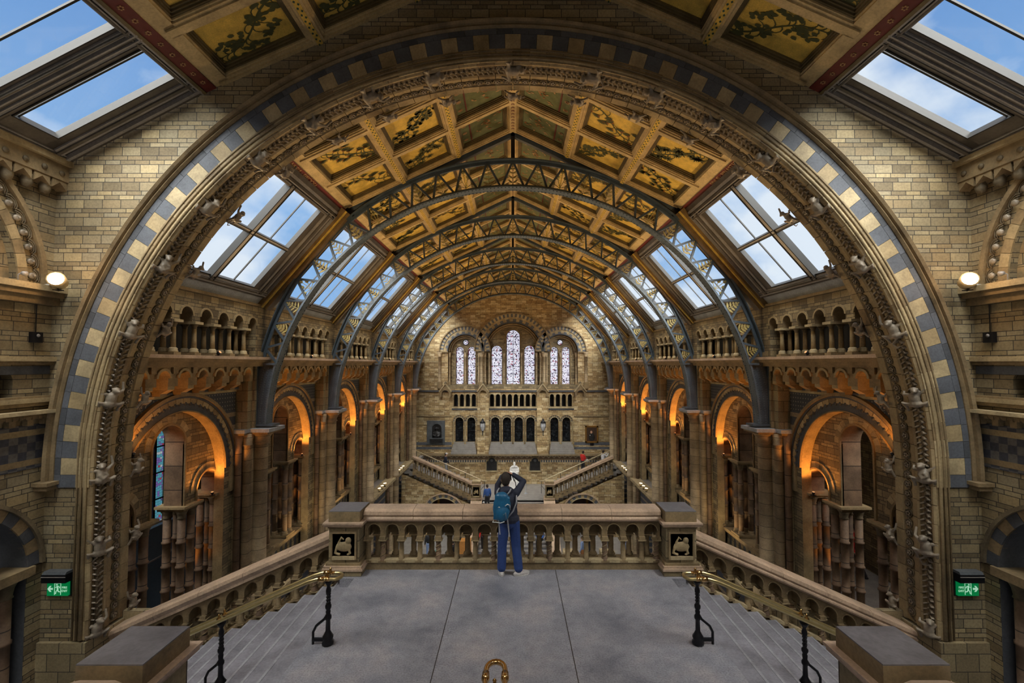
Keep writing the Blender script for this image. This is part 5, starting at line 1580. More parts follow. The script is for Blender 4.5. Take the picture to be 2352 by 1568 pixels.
for (c, h, zs, zb) in wins:
    mb.archband(wy, c, zs, h, h + .07, B - .06, B + .05, ['tan3'], n=20)
    for e in (-1, 1): a, b = sorted((c + e * h, c + e * (h + .07))); mb.box(a, b, B - .06, B + .05, zb, zs, 'tan3')
[mb.box(a, b, F - .12, F, 4.70, 4.79, 'tan3') for a, b in ((-6.2, -5.33), (-2.57, -2.35), (2.35, 2.57), (5.33, 6.2))]
for (a, b) in ((-5.3, -2.6), (-2.35, 2.35), (2.6, 5.3)): mb.box(a, b, F - .02, B, 1.72, 2.06, 'tymp')
mb.build('window_moulds', WE)
# colonnettes flanking the windows
for x, y_, r in [(-6.0, F, .13), (-5.5, F + .1, .09), (-5.22, F + .22, .08), (-3.91, B - .12, .07), (-2.78, F + .12, .08), (-2.55, F - .02, .14), (-2.28, F + .12, .08), (-1.95, B - .14, .07), (-.72, B - .12, .08)]:
    for s in (-1, 1):
        m = MB(); h = 4.62 if r > .07 else 4.62
        m.box(s * x - r * 1.5, s * x + r * 1.5, y_ - r * 1.5, y_ + r * 1.5, 1.75, 2.25, 'tan3')
        m.lathe([(r * 1.4, 2.25), (r * 1.3, 2.33), (r, 2.38), (r, 4.35), (r * 1.2, 4.37), (r, 4.4), (r * 1.6, 4.62), (r * 1.6, 4.7)], (s * x, y_, 0), 'col', 10)
        m.build('window_colonnette', WE)
mb = MB()   # strings and sills
for (a, b) in ((-8, -2.9), (-1.95, 1.95), (2.9, 8)):
    mb.box(a, b, F - .14, F, 1.48, 1.6, 'grey2'); mb.box(a, b, F - .12, F, 1.6, 1.64, 'tan3')
for (a, b) in ((-5.0, -2.9), (-2.0, 2.0), (2.9, 5.0)): mb.box(a, b, F - .14, F, .14, .27, 'tan2'); mb.box(a, b, F - .06, F, .0, .14, 'grey')
for (a, b) in ((-8, -5.0), (-2.9, -1.95), (1.95, 2.9), (5.0, 8)): mb.box(a, b, F - .07, F, -.56, -.46, 'tan3')
mb.box(-8, 8, F - .58, F, -3.62, -3.5, 'tan3'); mb.box(-8, 8, F - .12, F, -3.70, -3.62, 'grey2')
mb.box(-8, 8, F - .012, F, -4.02, -3.70, 'zig'); mb.box(-8, 8, F - .014, F, -4.24, -4.06, 'dots')
for (a, b) in ((-8, -5.0), (-2.9, -1.95), (1.95, 2.9), (5.0, 8)):
    mb.box(a, b, F - .015, F, -2.85, -2.62, 'grey'); mb.box(a, b, F - .015, F, -3.2, -3.0, 'grey')
mb.build('string_courses', WE)
# buttress strips with gablets
mb = MB()
for x in (-2.43, 2.43):
    mb.box(x - .47, x + .47, F - .22, F, -3.5, 1.35, 'fbrick')
mb.build('buttress_strips', WE)
for x in (-5.5, -2.43, 2.43, 5.5):
    m = MB(); q = F - .32
    pts = [(x - .46, 1.1), (x - .46, 1.55), (x, 2.12), (x + .46, 1.55), (x + .46, 1.1), (x + .3, 1.1), (x + .3, 1.35)] + [(x + .28 * cos(a), 1.35 + .28 * sin(a)) for a in [pi * k / 6 for k in range(1, 6)]] + [(x - .3, 1.35), (x - .3, 1.1)]
    m.prism(pts, wy, q, F, 'tan3')
    m.bar((x - .5, q + .1, 1.5), (x, q + .1, 2.16), .36, .07, 'tan2'); m.bar((x + .5, q + .1, 1.5), (x, q + .1, 2.16), .36, .07, 'tan2')
    m.lathe([(.03, 2.1), (.09, 2.2), (.05, 2.28), (.0, 2.36)], (x, q + .1, 0), 'carve', 8)
    m.build('gablet', WE)
# arcade colonnettes, lower door arches
for c in arc:
    m = MB()
    for e in (-1, 1):
        if True:
            m.lathe([(.06, .27), (.06, .33), (.04, .37), (.04, .98), (.065, 1.1)], (c + e * .215, F - .04, 0), 'tan', 8)
    m.archband(wy, c, 1.12, .17, .21, F - .05, F + .02, ['tan2'], n=8)
    m.build('arcade_colonnette', WE)
for i, (c, h) in enumerate(lowc):
    m = MB()
    m.archband(wy, c, -.92, h, h + .05, F - .08, F + .05, ['tan2'], n=16); m.archband(wy, c, -.92, h + .05, h + .15, F - .03, F + .05, ['grey', 'tan'], n=15); m.archband(wy, c, -.92, h + .15, h + .2, F - .1, F + .05, ['tan3'], n=16)
    m.build('door_arch_ring', WE)
    for e in (-1, 1):
        x = c + e * (h + .14)
        m = MB(); m.box(x - .1, x + .1, F - .16, F + .02, -3.3, -2.75, 'tan3'); m.lathe([(.09, -2.75), (.075, -2.66), (.06, -2.6), (.06, -1.15), (.10, -.97), (.10, -.92)], (x, F - .07, 0), 'tan', 8)
        m.build('door_colonnette', WE)
dn = 0
for i, (c, h) in enumerate(lowc):
    dn += 1
    d = thing('door_%d' % dn, 'dark glazed round-headed opening, %s from the left under the far arcade' % ORD[i], 'door', (c, B - .1, -2.6), kind='structure')
    m = MB(); m.box(c - h, c + h, B - .12, B - .1, -2.6, -.55, 'dglass'); m.build('pane', d)
    m = MB()
    for x in (c - h + .03, c + h - .03): m.box(x - .03, x + .03, B - .16, B - .1, -2.6, -.8, 'black')
    for z in (-2.57, -1.75, -.95): m.box(c - h, c + h, B - .16, B - .1, z - .025, z + .025, 'black')
    m.build('door_frame', d)
# steps below the doors
for nm, x0, x1 in (('left pair of', -5.0, -2.95), ('four central', -1.95, 1.95), ('right pair of', 2.95, 5.0)):
    t = thing('steps', 'pale stone steps below the %s dark openings of the far wall' % nm, 'steps', ((x0 + x1) / 2, F - .4, -3.5))
    for k in range(6):
        z = -3.5 + .15 * (k + 1); m = MB(); e = .03 * k
        m.box(x0 + e, x1 - e, F - .55 + .09 * k, F + .1 if k < 0 else F, z - .15, z, 'wfloor'); m.build('step', t)
# stained windows
for i, (c, h, zs, zb) in enumerate(wins):
    WN[0] += 1
    w = thing('window_%d' % WN[0], 'tall leaded stained glass window, %s from the left in the far wall' % ORD[i], 'window', (c, B + .1, zb), kind='structure')
    m = MB(); pts = [(c - h, zb), (c + h, zb)] + [(c + h * cos(pi * k / 16), zs + h * sin(pi * k / 16)) for k in range(17)]
    m.prism(pts, wy, B + .14, B + .16, 'stain'); m.build('pane', w)
    m = MB()
    m.archband(wy, c, zs, h - .035, h, B + .09, B + .14, ['black'], n=16)
    for e in (-1, 1): a, b = sorted((c + e * (h - .035), c + e * h)); m.box(a, b, B + .09, B + .14, zb, zs, 'black')
    z = zs
    while z > zb: m.box(c - h, c + h, B + .10, B + .13, z - .015, z + .015, 'black'); z -= .62
    xs = (c,) if i == 3 else ()
    for x in xs: m.box(x - .015, x + .015, B + .10, B + .13, zb, zs + h, 'black')
    for e in (-1, 1):    # beaded border of small dark squares
        z = zb + .06
        while z < zs: m.box(c + e * (h - .075) - .012, c + e * (h - .075) + .012, B + .125, B + .14, z, z + .035, 'red'); z += .085
    for r_ in (.45, .75):
        m.tube([(c + h * r_ * cos(a), B + .12, zs + h * r_ * sin(a)) for a in [pi * k / 12 for k in range(13)]], .012, 'black', 4)
    for q in range(7):
        a = pi * q / 6; m.ell((c + h * .6 * cos(a), B + .13, zs + .02 + h * .6 * sin(a)), (.035, .01, .035), 'red', 6, 4)
    m.build('leading', w)
for x, sd in ((-3.91, 'left'), (3.91, 'right')):
    WN[0] += 1
    w = thing('window_%d' % WN[0], 'small round window above the %s pair of stained windows' % sd, 'window', (x, B, 5.54), kind='structure')
    m = MB(); m.lathe([(.2, -.02), (.2, .0)], (x, B - .02, 5.54), 'stain', 20, axis='y'); m.build('pane', w)
    m = MB(); m.tube([(x + .22 * cos(a), B - .04, 5.54 + .22 * sin(a)) for a in [2 * pi * k / 24 for k in range(24)]], .03, 'black', 6, closed=True)
    m.tube([(x + .1 * cos(a), B - .05, 5.54 + .1 * sin(a)) for a in [2 * pi * k / 12 for k in range(12)]], .012, 'black', 4, closed=True); m.build('window_frame', w)

# ---- objects on the end wall
t = thing('memorial_niche', 'slate memorial niche with bronze half figure, on the far wall at left', 'memorial', (-6.27, F - .1, -2.8))
m = MB(); m.wall(wy, -7.0, -5.55, -2.8, -.86, [(-6.2, .38, -1.5, -2.3)], F - .14, F, 'slate', seg=14); m.box(-6.7, -5.75, F - .02, F, -2.4, -1.0, 'bronze'); m.build('surround', t)
m = MB(); m.box(-6.7, -5.7, F - .3, F - .1, -2.62, -2.3, 'bronze'); m.box(-6.75, -5.65, F - .32, F - .1, -2.3, -2.25, 'slate'); m.build('plinth', t)
def bust(mb):
    mb.ell((0, 0, .30), (.26, .14, .32), 'bronze'); mb.ell((0, -.02, .70), (.11, .11, .13), 'bronze'); mb.ell((0, -.02, .80), (.2, .2, .035), 'bronze'); mb.ell((0, -.02, .85), (.09, .09, .06), 'bronze')
    mb.tube([(-.24, 0, .5), (-.3, -.05, .25), (-.1, -.15, .2)], .06, 'bronze'); mb.tube([(.24, 0, .5), (.3, -.05, .25), (.1, -.15, .15)], .06, 'bronze'); mb.tube([(.2, -.12, .1), (.42, -.1, .5)], .02, 'bronze')
blob('figure', bust, .03, 'bronze', t, Vector((-6.2, F - .16, -2.27)) - Vector((-6.27, F - .1, -2.8)))
t = thing('painting', 'gilt framed dark portrait painting on the far wall at right', 'painting', (6.43, F - .05, -2.65))
m = MB(); m.box(5.98, 6.88, F - .06, F - .04, -2.55, -1.4, 'canvas')
m.ell((6.40, F - .062, -1.80), (.09, .008, .12), 'skin', 10, 6); m.ell((6.42, F - .062, -2.2), (.26, .006, .32), 'bronze', 10, 6); m.ell((6.3, F - .066, -2.05), (.04, .006, .05), 'white', 8, 5); m.build('canvas', t)
m = MB()
for a in ((5.9, 6.02, -2.65, -1.28), (6.84, 6.96, -2.65, -1.28)): m.box(a[0], a[1], F - .11, F, a[2], a[3], 'gframe')
for z in (-2.65, -1.40): m.box(5.9, 6.96, F - .11, F, z, z + .12, 'gframe')
m.box(6.28, 6.58, F - .1, F, -2.86, -2.68, 'black'); m.build('frame', t)
for x, sd in ((-2.43, 'left'), (2.43, 'right')):
    t = thing('wall_lantern', 'glazed black wall lantern on the %s buttress of the far wall' % sd, 'lantern', (x, F - .4, -1.9))
    yy = F - .62
    m = MB(); m.lathe([(.03, -2.0), (.04, -1.7), (.07, -1.6)], (x, yy, 0), 'black', 8); m.tube([(x, F - .2, -1.55), (x, F - .4, -1.75), (x, yy, -1.7)], .025, 'black'); m.build('bracket', t)
    m = MB(); m.lathe([(.10, -1.6), (.22, -1.25), (.2, -.98)], (x, yy, 0), 'lantern', 8, smooth=False); m.build('glass', t)
    m = MB(); m.lathe([(.24, -.98), (.16, -.86), (.07, -.76), (.09, -.7), (.0, -.6)], (x, yy, 0), 'black', 8)
    for k in range(8):
        a = 2 * pi * k / 8; m.bar((x + .10 * cos(a), yy + .1 * sin(a), -1.6), (x + .22 * cos(a), yy + .22 * sin(a), -1.25), .015, .015, 'black'); m.bar((x + .22 * cos(a), yy + .22 * sin(a), -1.25), (x + .2 * cos(a), yy + .2 * sin(a), -.98), .015, .015, 'black')
    m.build('cage', t)
for x, sd in ((-1.72, 'left'), (1.80, 'right')):
    t = thing('memorial_plaque', 'dark bronze round-topped plaque behind the staircase, %s of the marble statue' % sd, 'plaque', (x, F - .05, -4.95))
    pts = [(x - .42, -4.9), (x + .42, -4.9), (x + .42, -4.15), (x + .28, -4.15)] + [(x + .28 * cos(a), -4.15 + .28 * sin(a)) for a in [pi * k / 8 for k in range(1, 8)]] + [(x - .28, -4.15), (x - .42, -4.15)]
    m = MB(); m.prism(pts, wy, F - .05, F, 'bronze'); m.ell((x, F - .05, -4.1), (.12, .02, .1), 'slate'); m.build('tablet', t)
    m = MB(); m.box(x - .5, x - .42, F - .1, F, -4.98, -4.15, 'tan'); m.box(x + .42, x + .5, F - .1, F, -4.98, -4.15, 'tan'); m.box(x - .52, x + .52, F - .12, F, -5.0, -4.9, 'tan2')
    m.tube([(x - .46, F - .05, -4.12), (x - .32, F - .05, -4.12)] + [(x + .33 * cos(a), F - .05, -4.12 + .33 * sin(a)) for a in [pi - pi * k / 10 for k in range(11)]] + [(x + .46, F - .05, -4.12)], .045, 'tan', 6); m.build('surround', t)

# ---- far staircase
FY = 33.3
t = thing('staircase', 'wide central staircase with pale treads rising to the statue landing', 'staircase', (0, 31, FLG))
m = MB(); m.box(-2.75, 2.75, FY, F, DL - .3, DL, 'wfloor'); m.build('landing', t)
for k in range(17):
    z = DL - .153 * k; m = MB(); y = FY - .32 * k
    m.box(-2.2, 2.2, y - .34, y + .02, z - .153 - .05, z - .153, 'wfloor'); m.box(-2.2, 2.2, y - .0, y + .012, z - .16, z - .045, 'tread'); m.box(-2.2, 2.2, y - .035, y + .02, z - .045, z, 'wfloor'); m.build('step', t)
for s in (-1, 1):
    m = MB(); a, b = sorted((s * 2.25, s * 2.95)); za, zb = DL + .1, FLG + .2
    m.prism([(FY, za - 1.2), (FY, za), (FY - 5.4, zb), (FY - 5.4, zb - .2)], lambda u, z, d: (d, u, z), a, b, 'tan2')
    a2, b2 = sorted((s * 2.2, s * 3.0)); m.prism([(FY, za), (FY, za + .1), (FY - 5.5, zb + .1), (FY - 5.5, zb)], lambda u, z, d: (d, u, z), a2, b2, 'coping')
    m.build('string', t)
    p = 2.7
    nw = newel('stone newel with carved panel at the foot of the %s far flight' % SN[s], (s * 2.62, FY - .02), DL, 1.38, .62, mats=('coping', 'tan2'))
    fl = thing('staircase', '%s far flight of steps climbing outwards from the statue landing' % SN[s], 'staircase', (s * 2.9, 35, DL))
    for k in range(17):
        x0 = 2.9 + .35 * k; z = DL + .155 * (k + 1); a, b = sorted((s * x0, s * (x0 + .37)))
        m = MB(); m.box(a, b, FY - .05, F, z - .3, z, 'wfloor'); q = sorted((s * (x0 - .004), s * (x0 + .03))); m.box(q[0], q[1], FY, F, z - .155, z - .02, 'tread'); m.build('step', fl)
    m = MB()
    m.wall(lambda u, z, d, s=s: (s * u, d, z), 2.6, 8.0, FLG, 0, [(5.0, 1.13, -7.0, FLG)], FY - .12, FY + .3, 'fbrick', 'tan3', seg=20, top=lambda u: DL - .35 + max(0, (u - 2.9)) * .443)
    m.build('flank_wall', fl)
    m = MB(); m.archband(lambda u, z, d, s=s: (s * u, d, z), 5.0, -7.0, 1.13, 1.18, FY - .2, FY, ['tan2'], n=24); m.archband(lambda u, z, d, s=s: (s * u, d, z), 5.0, -7.0, 1.18, 1.42, FY - .15, FY, ['grey', 'tan'], n=19); m.archband(lambda u, z, d, s=s: (s * u, d, z), 5.0, -7.0, 1.42, 1.49, FY - .22, FY, ['coping'], n=24); m.build('arch_ring', fl)
    m = MB(); a, b = sorted((s * 3.2, s * 7.0)); m.box(a, b, FY + 2.2, FY + 2.3, FLG, -6.2, 'brownpanel'); a, b = sorted((s * 5.6, s * 5.75)); m.box(a, b, FY + 2.0, FY + 2.2, FLG, -5.8, 'gframe'); m.build('recess', fl)
    balustrade('%s sloping arcaded balustrade of the far staircase' % SN[s], (s * 2.95, FY - .05, DL + .20), (s * 7.2, FY - .05, DL + .20 + 4.25 * .443), 12, H=1.06, thick=.3, rows=(-.09, .09) if s > 0 else (.09, -.09), detail=False, stepped=True)
    hr = thing('handrail', '%s brass handrail on black braced posts up the far flight' % SN[s], 'handrail', (s * 2.2, 34.9, DL))
    m = MB(); zt = DL + .95
    m.tube([(s * 2.0, 34.9, zt - .02), (s * 2.25, 34.9, zt), (s * 7.6, 34.9, zt + 5.35 * .443)], .035, 'brassfar', 8); m.build('rail', hr)
    for x in (2.15, 3.6, 4.95, 6.3, 7.3):
        m = MB(); zf = DL + max(0, (x - 2.55)) * .443; zz = zt + max(0, x - 2.25) * .443
        m.bar((s * x, 34.9, zf), (s * x, 34.9, zz), .035, .035, 'black'); m.bar((s * x, 34.9, zz - .35), (s * (x + .3), 34.9, zf + .1 + .13), .02, .02, 'black'); m.build('post', hr)
    # gallery link at the head of the flight
    m = MB(); m.box(*sorted((s * 7.2, s * 8.6)), FY, F, FL1 - .4, FL1 - .16, 'wfloor'); m.build('trim_%d' % (40 + (s > 0)), kind='structure', label='stone landing at the head of the %s far flight' % SN[s], cat='trim', loc=(s * 8, 35, FL1))
# ---- marble statue
t = thing('statue', 'white marble statue of a bearded seated man on a plinth, on the far landing', 'statue', (.12, 36.6, DL))
m = MB(); m.box(-.42, .66, 36.0, 37.1, DL, DL + .12, 'marble'); m.box(-.34, .58, 36.08, 37.02, DL + .12, DL + .55, 'marble'); m.build('plinth', t)
def seated(mb):
    m_ = 'marble'
    mb.box(-.34, .34, .0, .38, .55, 1.05, m_); mb.box(-.34, .34, .28, .40, 1.0, 1.5, m_)
    mb.ell((0, .16, 1.28), (.27, .19, .36), m_); mb.ell((0, .14, 1.58), (.30, .16, .13), m_); mb.ell((0, .06, 1.86), (.11, .13, .15), m_); mb.ell((0, -.05, 1.70), (.075, .07, .14), m_)
    for e in (-1, 1):
        mb.tube([(e * .13, .1, 1.08), (e * .16, -.32, 1.08), (e * .15, -.36, .62)], [.12, .11, .08], m_); mb.ell((e * .15, -.42, .58), (.07, .14, .05), m_)
        mb.tube([(e * .28, .14, 1.52), (e * .32, .08, 1.2), (e * .12, -.2, 1.18)], [.09, .08, .05], m_)
    mb.ell((0, -.2, .85), (.24, .2, .28), m_)
blob('figure', seated, .025, 'marble', t, (0, 0, 0))
t = thing('barrier_post', 'thin barrier post standing on the far landing right of the statue', 'post', (.98, 34.9, DL))
m = MB(); m.lathe([(.14, 0), (.14, .03), (.02, .05), (.02, .85), (.035, .88), (.0, .92)], (.98, 34.9, DL), 'apron', 10); m.build('post', t)
# desks and panels on the ground floor seen through the balustrade
for i, (x, y, w_, h_, mt, lab) in enumerate(((-2.9, 28.2, .5, 1.7, 'orange', 'tall golden display case left of the far stair foot'), (3.4, 27.6, .6, 1.3, 'tan2', 'stone pedestal right of the far stair foot'), (5.6, 27.6, .6, 1.3, 'tan2', 'stone pedestal farther right of the far stair foot'))):
    t = thing('display_case', lab, 'display case', (x, y, FLG)); m = MB(); m.box(x - w_, x + w_, y - .4, y + .4, FLG, FLG + .5, 'rib'); m.build('base', t)
    m = MB(); m.box(x - w_ * .7, x + w_ * .7, y - .3, y + .3, FLG + .5, FLG + h_, mt); m.build('body', t)
# ================================================================== climbing animal figures on the great arch
def monkey(mb, v):
    m_ = 'monkey'
    mb.ell((0, .06, .02), (.085, .075, .115), m_); mb.ell((0, .055, -.07), (.095, .08, .075), m_)
    mb.ell((.02 if v else -.03, .10, .165), (.055, .06, .058), m_); mb.ell((.03 if v else -.05, .15, .150), (.03, .035, .026), m_)
    for e in (-1, 1):
        up = .14 if (e > 0) == bool(v % 2) else -.02
        mb.tube([(e * .07, .06, .09), (e * .15, .05, .10 + up * .5), (e * .14, .01, .17 + up)], [.034, .026, .022], m_)
        mb.tube([(e * .07, .07, -.09), (e * .16, .10, -.04), (e * .13, .02, -.17)], [.045, .034, .024], m_); mb.ell((e * .14, .01, -.19), (.03, .03, .03), m_)
        mb.ell((e * .052 + (.02 if v else -.03), .09, .19), (.02, .012, .022), m_)
    if v == 1: mb.tube([(0, .02, -.13), (.1, .04, -.22), (.05, .04, -.30), (-.05, .03, -.27)], [.022, .018, .015, .012], m_)
    if v == 2: mb.tube([(.05, .1, .02), (.0, .13, -.05), (-.06, .12, .0), (-.02, .12, .05)], .03, m_)
MK = [blob('climbing_figure', lambda mb, v=v: monkey(mb, v), .014, 'monkey') for v in range(3)]
mk_used = [False] * 3
def put_monkey(px, py, Yw, R, inner, side, label, v, sc_=1.0, a=None):
    f = 1050 / Yw; yc_ = 835 + (CAMZ - ZC) * f
    if py < yc_:
        sa = min(1, (yc_ - py) / (R * f)); t = math.asin(sa); t = pi - t if side < 0 else t
        if side == 0: t = pi / 2
        O = Vector((R * cos(t), Yw, ZC + R * sin(t))); A = Vector((-cos(t), 0, -sin(t))); T = Vector((-sin(t), 0, cos(t)))
        if side < 0: T = -T
        if side == 0: T = Vector((1, 0, 0))
    else:
        z = CAMZ - (py - 835) / f; O = Vector((side * R, Yw, z)); A = Vector((-side, 0, 0)); T = Vector((0, 0, 1))
    O = O + A * .02
    # figures turn a little towards the front of the arch
    Yd = (A + Vector((0, -.55 if not inner else .1, 0))).normalized(); X = Yd.cross(T).normalized(); Yd = T.cross(X).normalized()
    m = Matrix((X, Yd, T)).transposed().to_4x4(); m.translation = O
    o = MK[v]
    if mk_used[v]: o = MK[v].copy(); COL.objects.link(o)
    mk_used[v] = True
    o.matrix_world = m @ Matrix.Diagonal((sc_, sc_, sc_, 1))
    tag(o, label, 'carving', group='carved figures climbing the great arch')
ysf = [1430, 1250, 1088, 915, 757, 605, 468, 355, 268, 203, 160]
names = ['lowest'] + ORD[1:10] + ['topmost']
for s in (-1, 1):
    for i, y in enumerate(ysf):
        lab = 'carved stone animal on the vertebra moulding, %s going up the %s side' % (names[i], SN[s])
        put_monkey(0, y, YF + .16, 7.40, False, s, lab, i % 3, 1.05 if i else .95)
put_monkey(0, 0, YF + .16, 7.40, False, 0, 'carved stone animal on the vertebra moulding at the very crown of the arch', 1)
ysi = [1370, 1220, 1070, 915, 755, 620, 490, 385, 305, 250, 213]
for s in (-1, 1):
    for i, y in enumerate(ysi):
        lab = 'small carved figure on the inner hall-side edge, %s going up the %s side' % (names[i], SN[s])
        put_monkey(0, y, YB + .03, 7.38, True, s, lab, (i + 1) % 3, .8)
put_monkey(0, 0, YB + .03, 7.38, True, 0, 'small carved figure on the inner hall-side edge at the crown', 2, .8)

# ================================================================== exit signs, switch boxes, little lamps
M['exitg'] = mat_flat('backlit_green_sign', (.0, .20, .06), .4, emit=(.0, .22, .055), estr=.5)
M['exitw'] = mat_flat('backlit_sign_white', (.5, .7, .6), .4, emit=(.35, .62, .45), estr=.7)
for s in (-1, 1):
    xc = s * 7.86; zc = -.10; y0 = YF - .06
    t = thing('exit_sign', 'green %s exit sign with running figure and arrow pointing %s' % ('left' if s < 0 else 'right', 'left' if s < 0 else 'right'), 'exit sign', (xc, YF - .03, zc))
    m = MB(); m.box(xc - .18, xc + .18, y0, YF - .02, zc - .12, zc + .12, 'exitg'); m.build('sign_face', t)
    m = MB(); m.box(xc - .21, xc + .21, YF - .14, YF, zc + .13, zc + .27, 'black'); m.box(xc - .2, xc + .2, YF - .02, YF, zc - .14, zc + .13, 'black')
    m.prism([(YF - .14, zc + .27), (YF - .11, zc + .31), (YF, zc + .31), (YF, zc + .27)], lambda a, b, d: (d, a, b), xc - .2, xc + .2, 'slate'); m.box(xc - .21, xc + .21, YF - .15, YF - .135, zc + .225, zc + .235, 'frame'); m.build('lamp_housing', t)
    yf = y0 - .004
    def P2(pts, mb, s=s, xc=xc): mb.prism([(xc + s * a, zc + b) for a, b in pts], lambda u, z, d: (u, d, z), yf, y0, 'exitw')
    m = MB(); P2([(.17, .0), (.13, .05), (.10, .05), (.128, .016), (.078, .016), (.078, -.016), (.128, -.016), (.10, -.05), (.13, -.05)], m); m.build('arrow', t)
    m = MB()
    for a, b in (([-.06, -.1], [-.06, .095]), ([-.06, .095], [.045, .095]), ([.045, .095], [.045, -.1])):
        m.bar((xc + s * a[0], yf, zc + a[1]), (xc + s * b[0], yf, zc + b[1]), .008, .004, 'exitw', up=(0, 1, 0))
    m.lathe([(.014, 0), (.014, .004)], (xc + s * .008, yf - .002, zc + .07), 'exitw', 12, axis='y')
    for a, b, w in (((.0, .045), (-.008, -.01), .024), ((.0, .045), (.035, .02), .010), ((.0, .048), (-.03, .04), .010), ((-.03, .04), (-.045, .012), .010), ((-.006, -.01), (.02, -.045), .013), ((.02, -.045), (.028, -.085), .013), ((-.01, -.01), (-.018, -.045), .013), ((-.018, -.045), (-.05, -.05), .013)):
        m.bar((xc + s * a[0], yf, zc + a[1]), (xc + s * b[0], yf, zc + b[1]), w, .005, 'exitw', up=(0, 1, 0))
    m.build('running_figure', t)
    for k, tx in enumerate(('FIRE', 'EXIT')):
        M4 = Matrix(((1, 0, 0), (0, 0, 1), (0, -1, 0))).transposed().to_4x4()
        M4 = Matrix((Vector((1, 0, 0)), Vector((0, 0, 1)), Vector((0, -1, 0)))).transposed().to_4x4()
        M4.translation = Vector((xc - s * .125, yf, zc + .022 - k * .058)); lettering(tx, t, M4, .05, 'exitw', 'lettering', .002)
    t = thing('call_box', 'small dark switch box on the %s side wall below the ledge' % SN[s], 'box', (s * XS, 7.82, 4.2))
    m = MB(); m.box(*sorted((s * (XS - .07), s * XS)), 7.73, 7.9, 4.14, 4.32, 'black'); m.build('case', t)
    m = MB(); m.lathe([(.03, 0), (.02, .02)], (s * (XS - .09), 7.8, 4.26), 'frame', 10, axis='x'); m.tube([(s * (XS - .02), 7.82, 4.32), (s * (XS - .02), 7.82, 4.8), (s * (XS - .1), 7.7, 5.0)], .008, 'black', 5); m.build('cable', t)
    t = thing('spotlight', 'small silver spotlight standing on the %s ledge by the ringed arch' % SN[s], 'lamp', (s * (XS - .12), 7.42, 5.12))
    m = MB(); m.tube([(s * (XS - .12), 7.42, 5.12), (s * (XS - .12), 7.42, 5.24), (s * (XS - .16), 7.44, 5.27)], .01, 'frame', 6); m.build('stem', t)
    m = MB(); m.lathe([(.03, -.03), (.045, .03)], (s * (XS - .18), 7.45, 5.26), 'frame', 10, axis='y'); m.build('head', t)

# ================================================================== people
for nm, c in dict(navy=(.018, .022, .045), denim=(.018, .05, .19), packblue=(.012, .13, .27), grey=(.35, .36, .38), capwhite=(.75, .73, .72), redtop=(.60, .02, .015), lilac=(.42, .36, .62), tanbag=(.45, .2, .07), stripe=(.25, .35, .6), teal=(.1, .45, .42), dark=(.02, .02, .025), bluecoat=(.03, .09, .30), shoe=(.55, .52, .50), sole=(.8, .78, .75), whitetop=(.75, .75, .78), orangehair=(.40, .14, .04)).items():
    M[nm] = mat_flat('cloth_' + nm, c, .75)
M['packblue'].node_tree.nodes['Principled BSDF'].inputs['Roughness'].default_value = .4

def limb(mb, pts, rs, n=10):
    # densify for smooth tapering
    P_ = [Vector(p) for p in pts]; out = []; rr = []
    for i in range(len(P_) - 1):
        for k in range(4):
            f = k / 4; out.append(P_[i].lerp(P_[i + 1], f)); rr.append(rs[i] + (rs[i + 1] - rs[i]) * f)
    out.append(P_[-1]); rr.append(rs[-1]); mb.tube(out, rr, 'skin', n)
    for p, r in zip(P_, rs): mb.ell(p, (r, r, r), 'skin', 10, 6)
def hand(mb, w, d, up, side, s=1.0, fingers=True):
    """w wrist, d direction of the fingers, up = back of hand, side = +1/-1 thumb side"""
    w = Vector(w); d = Vector(d).normalized(); up = Vector(up); up = (up - d * up.dot(d)).normalized(); x = d.cross(up) * side
    R_ = Matrix((x, d, up)).transposed().to_4x4()
    mb.ell(w + d * .045 * s, (.040 * s, .055 * s, .018 * s), 'skin', 10, 6, R_)
    if not fingers:
        mb.ell(w + d * .11 * s, (.034 * s, .05 * s, .016 * s), 'skin', 8, 5, R_); return
    for i, (o, l) in enumerate(((-.030, .062), (-.010, .074), (.011, .080), (.031, .072))):
        a = w + d * .085 * s + x * o * s; b = a + d * l * .5 * s - up * .006; c = b + d * l * .4 * s - up * l * .35 * s
        mb.tube([a, a.lerp(b, .5), b, c], [.0095 * s, .009 * s, .0085 * s, .0075 * s], 'skin', 8)
        mb.ell(c, (.0075 * s,) * 3, 'skin', 6, 4)
    a = w + d * .025 * s + x * .03 * s; mb.tube([a, a + (x + d * .6) * .028 * s, a + (x * .7 + d) * .048 * s - up * .012], [.013 * s, .011 * s, .009 * s], 'skin', 8)

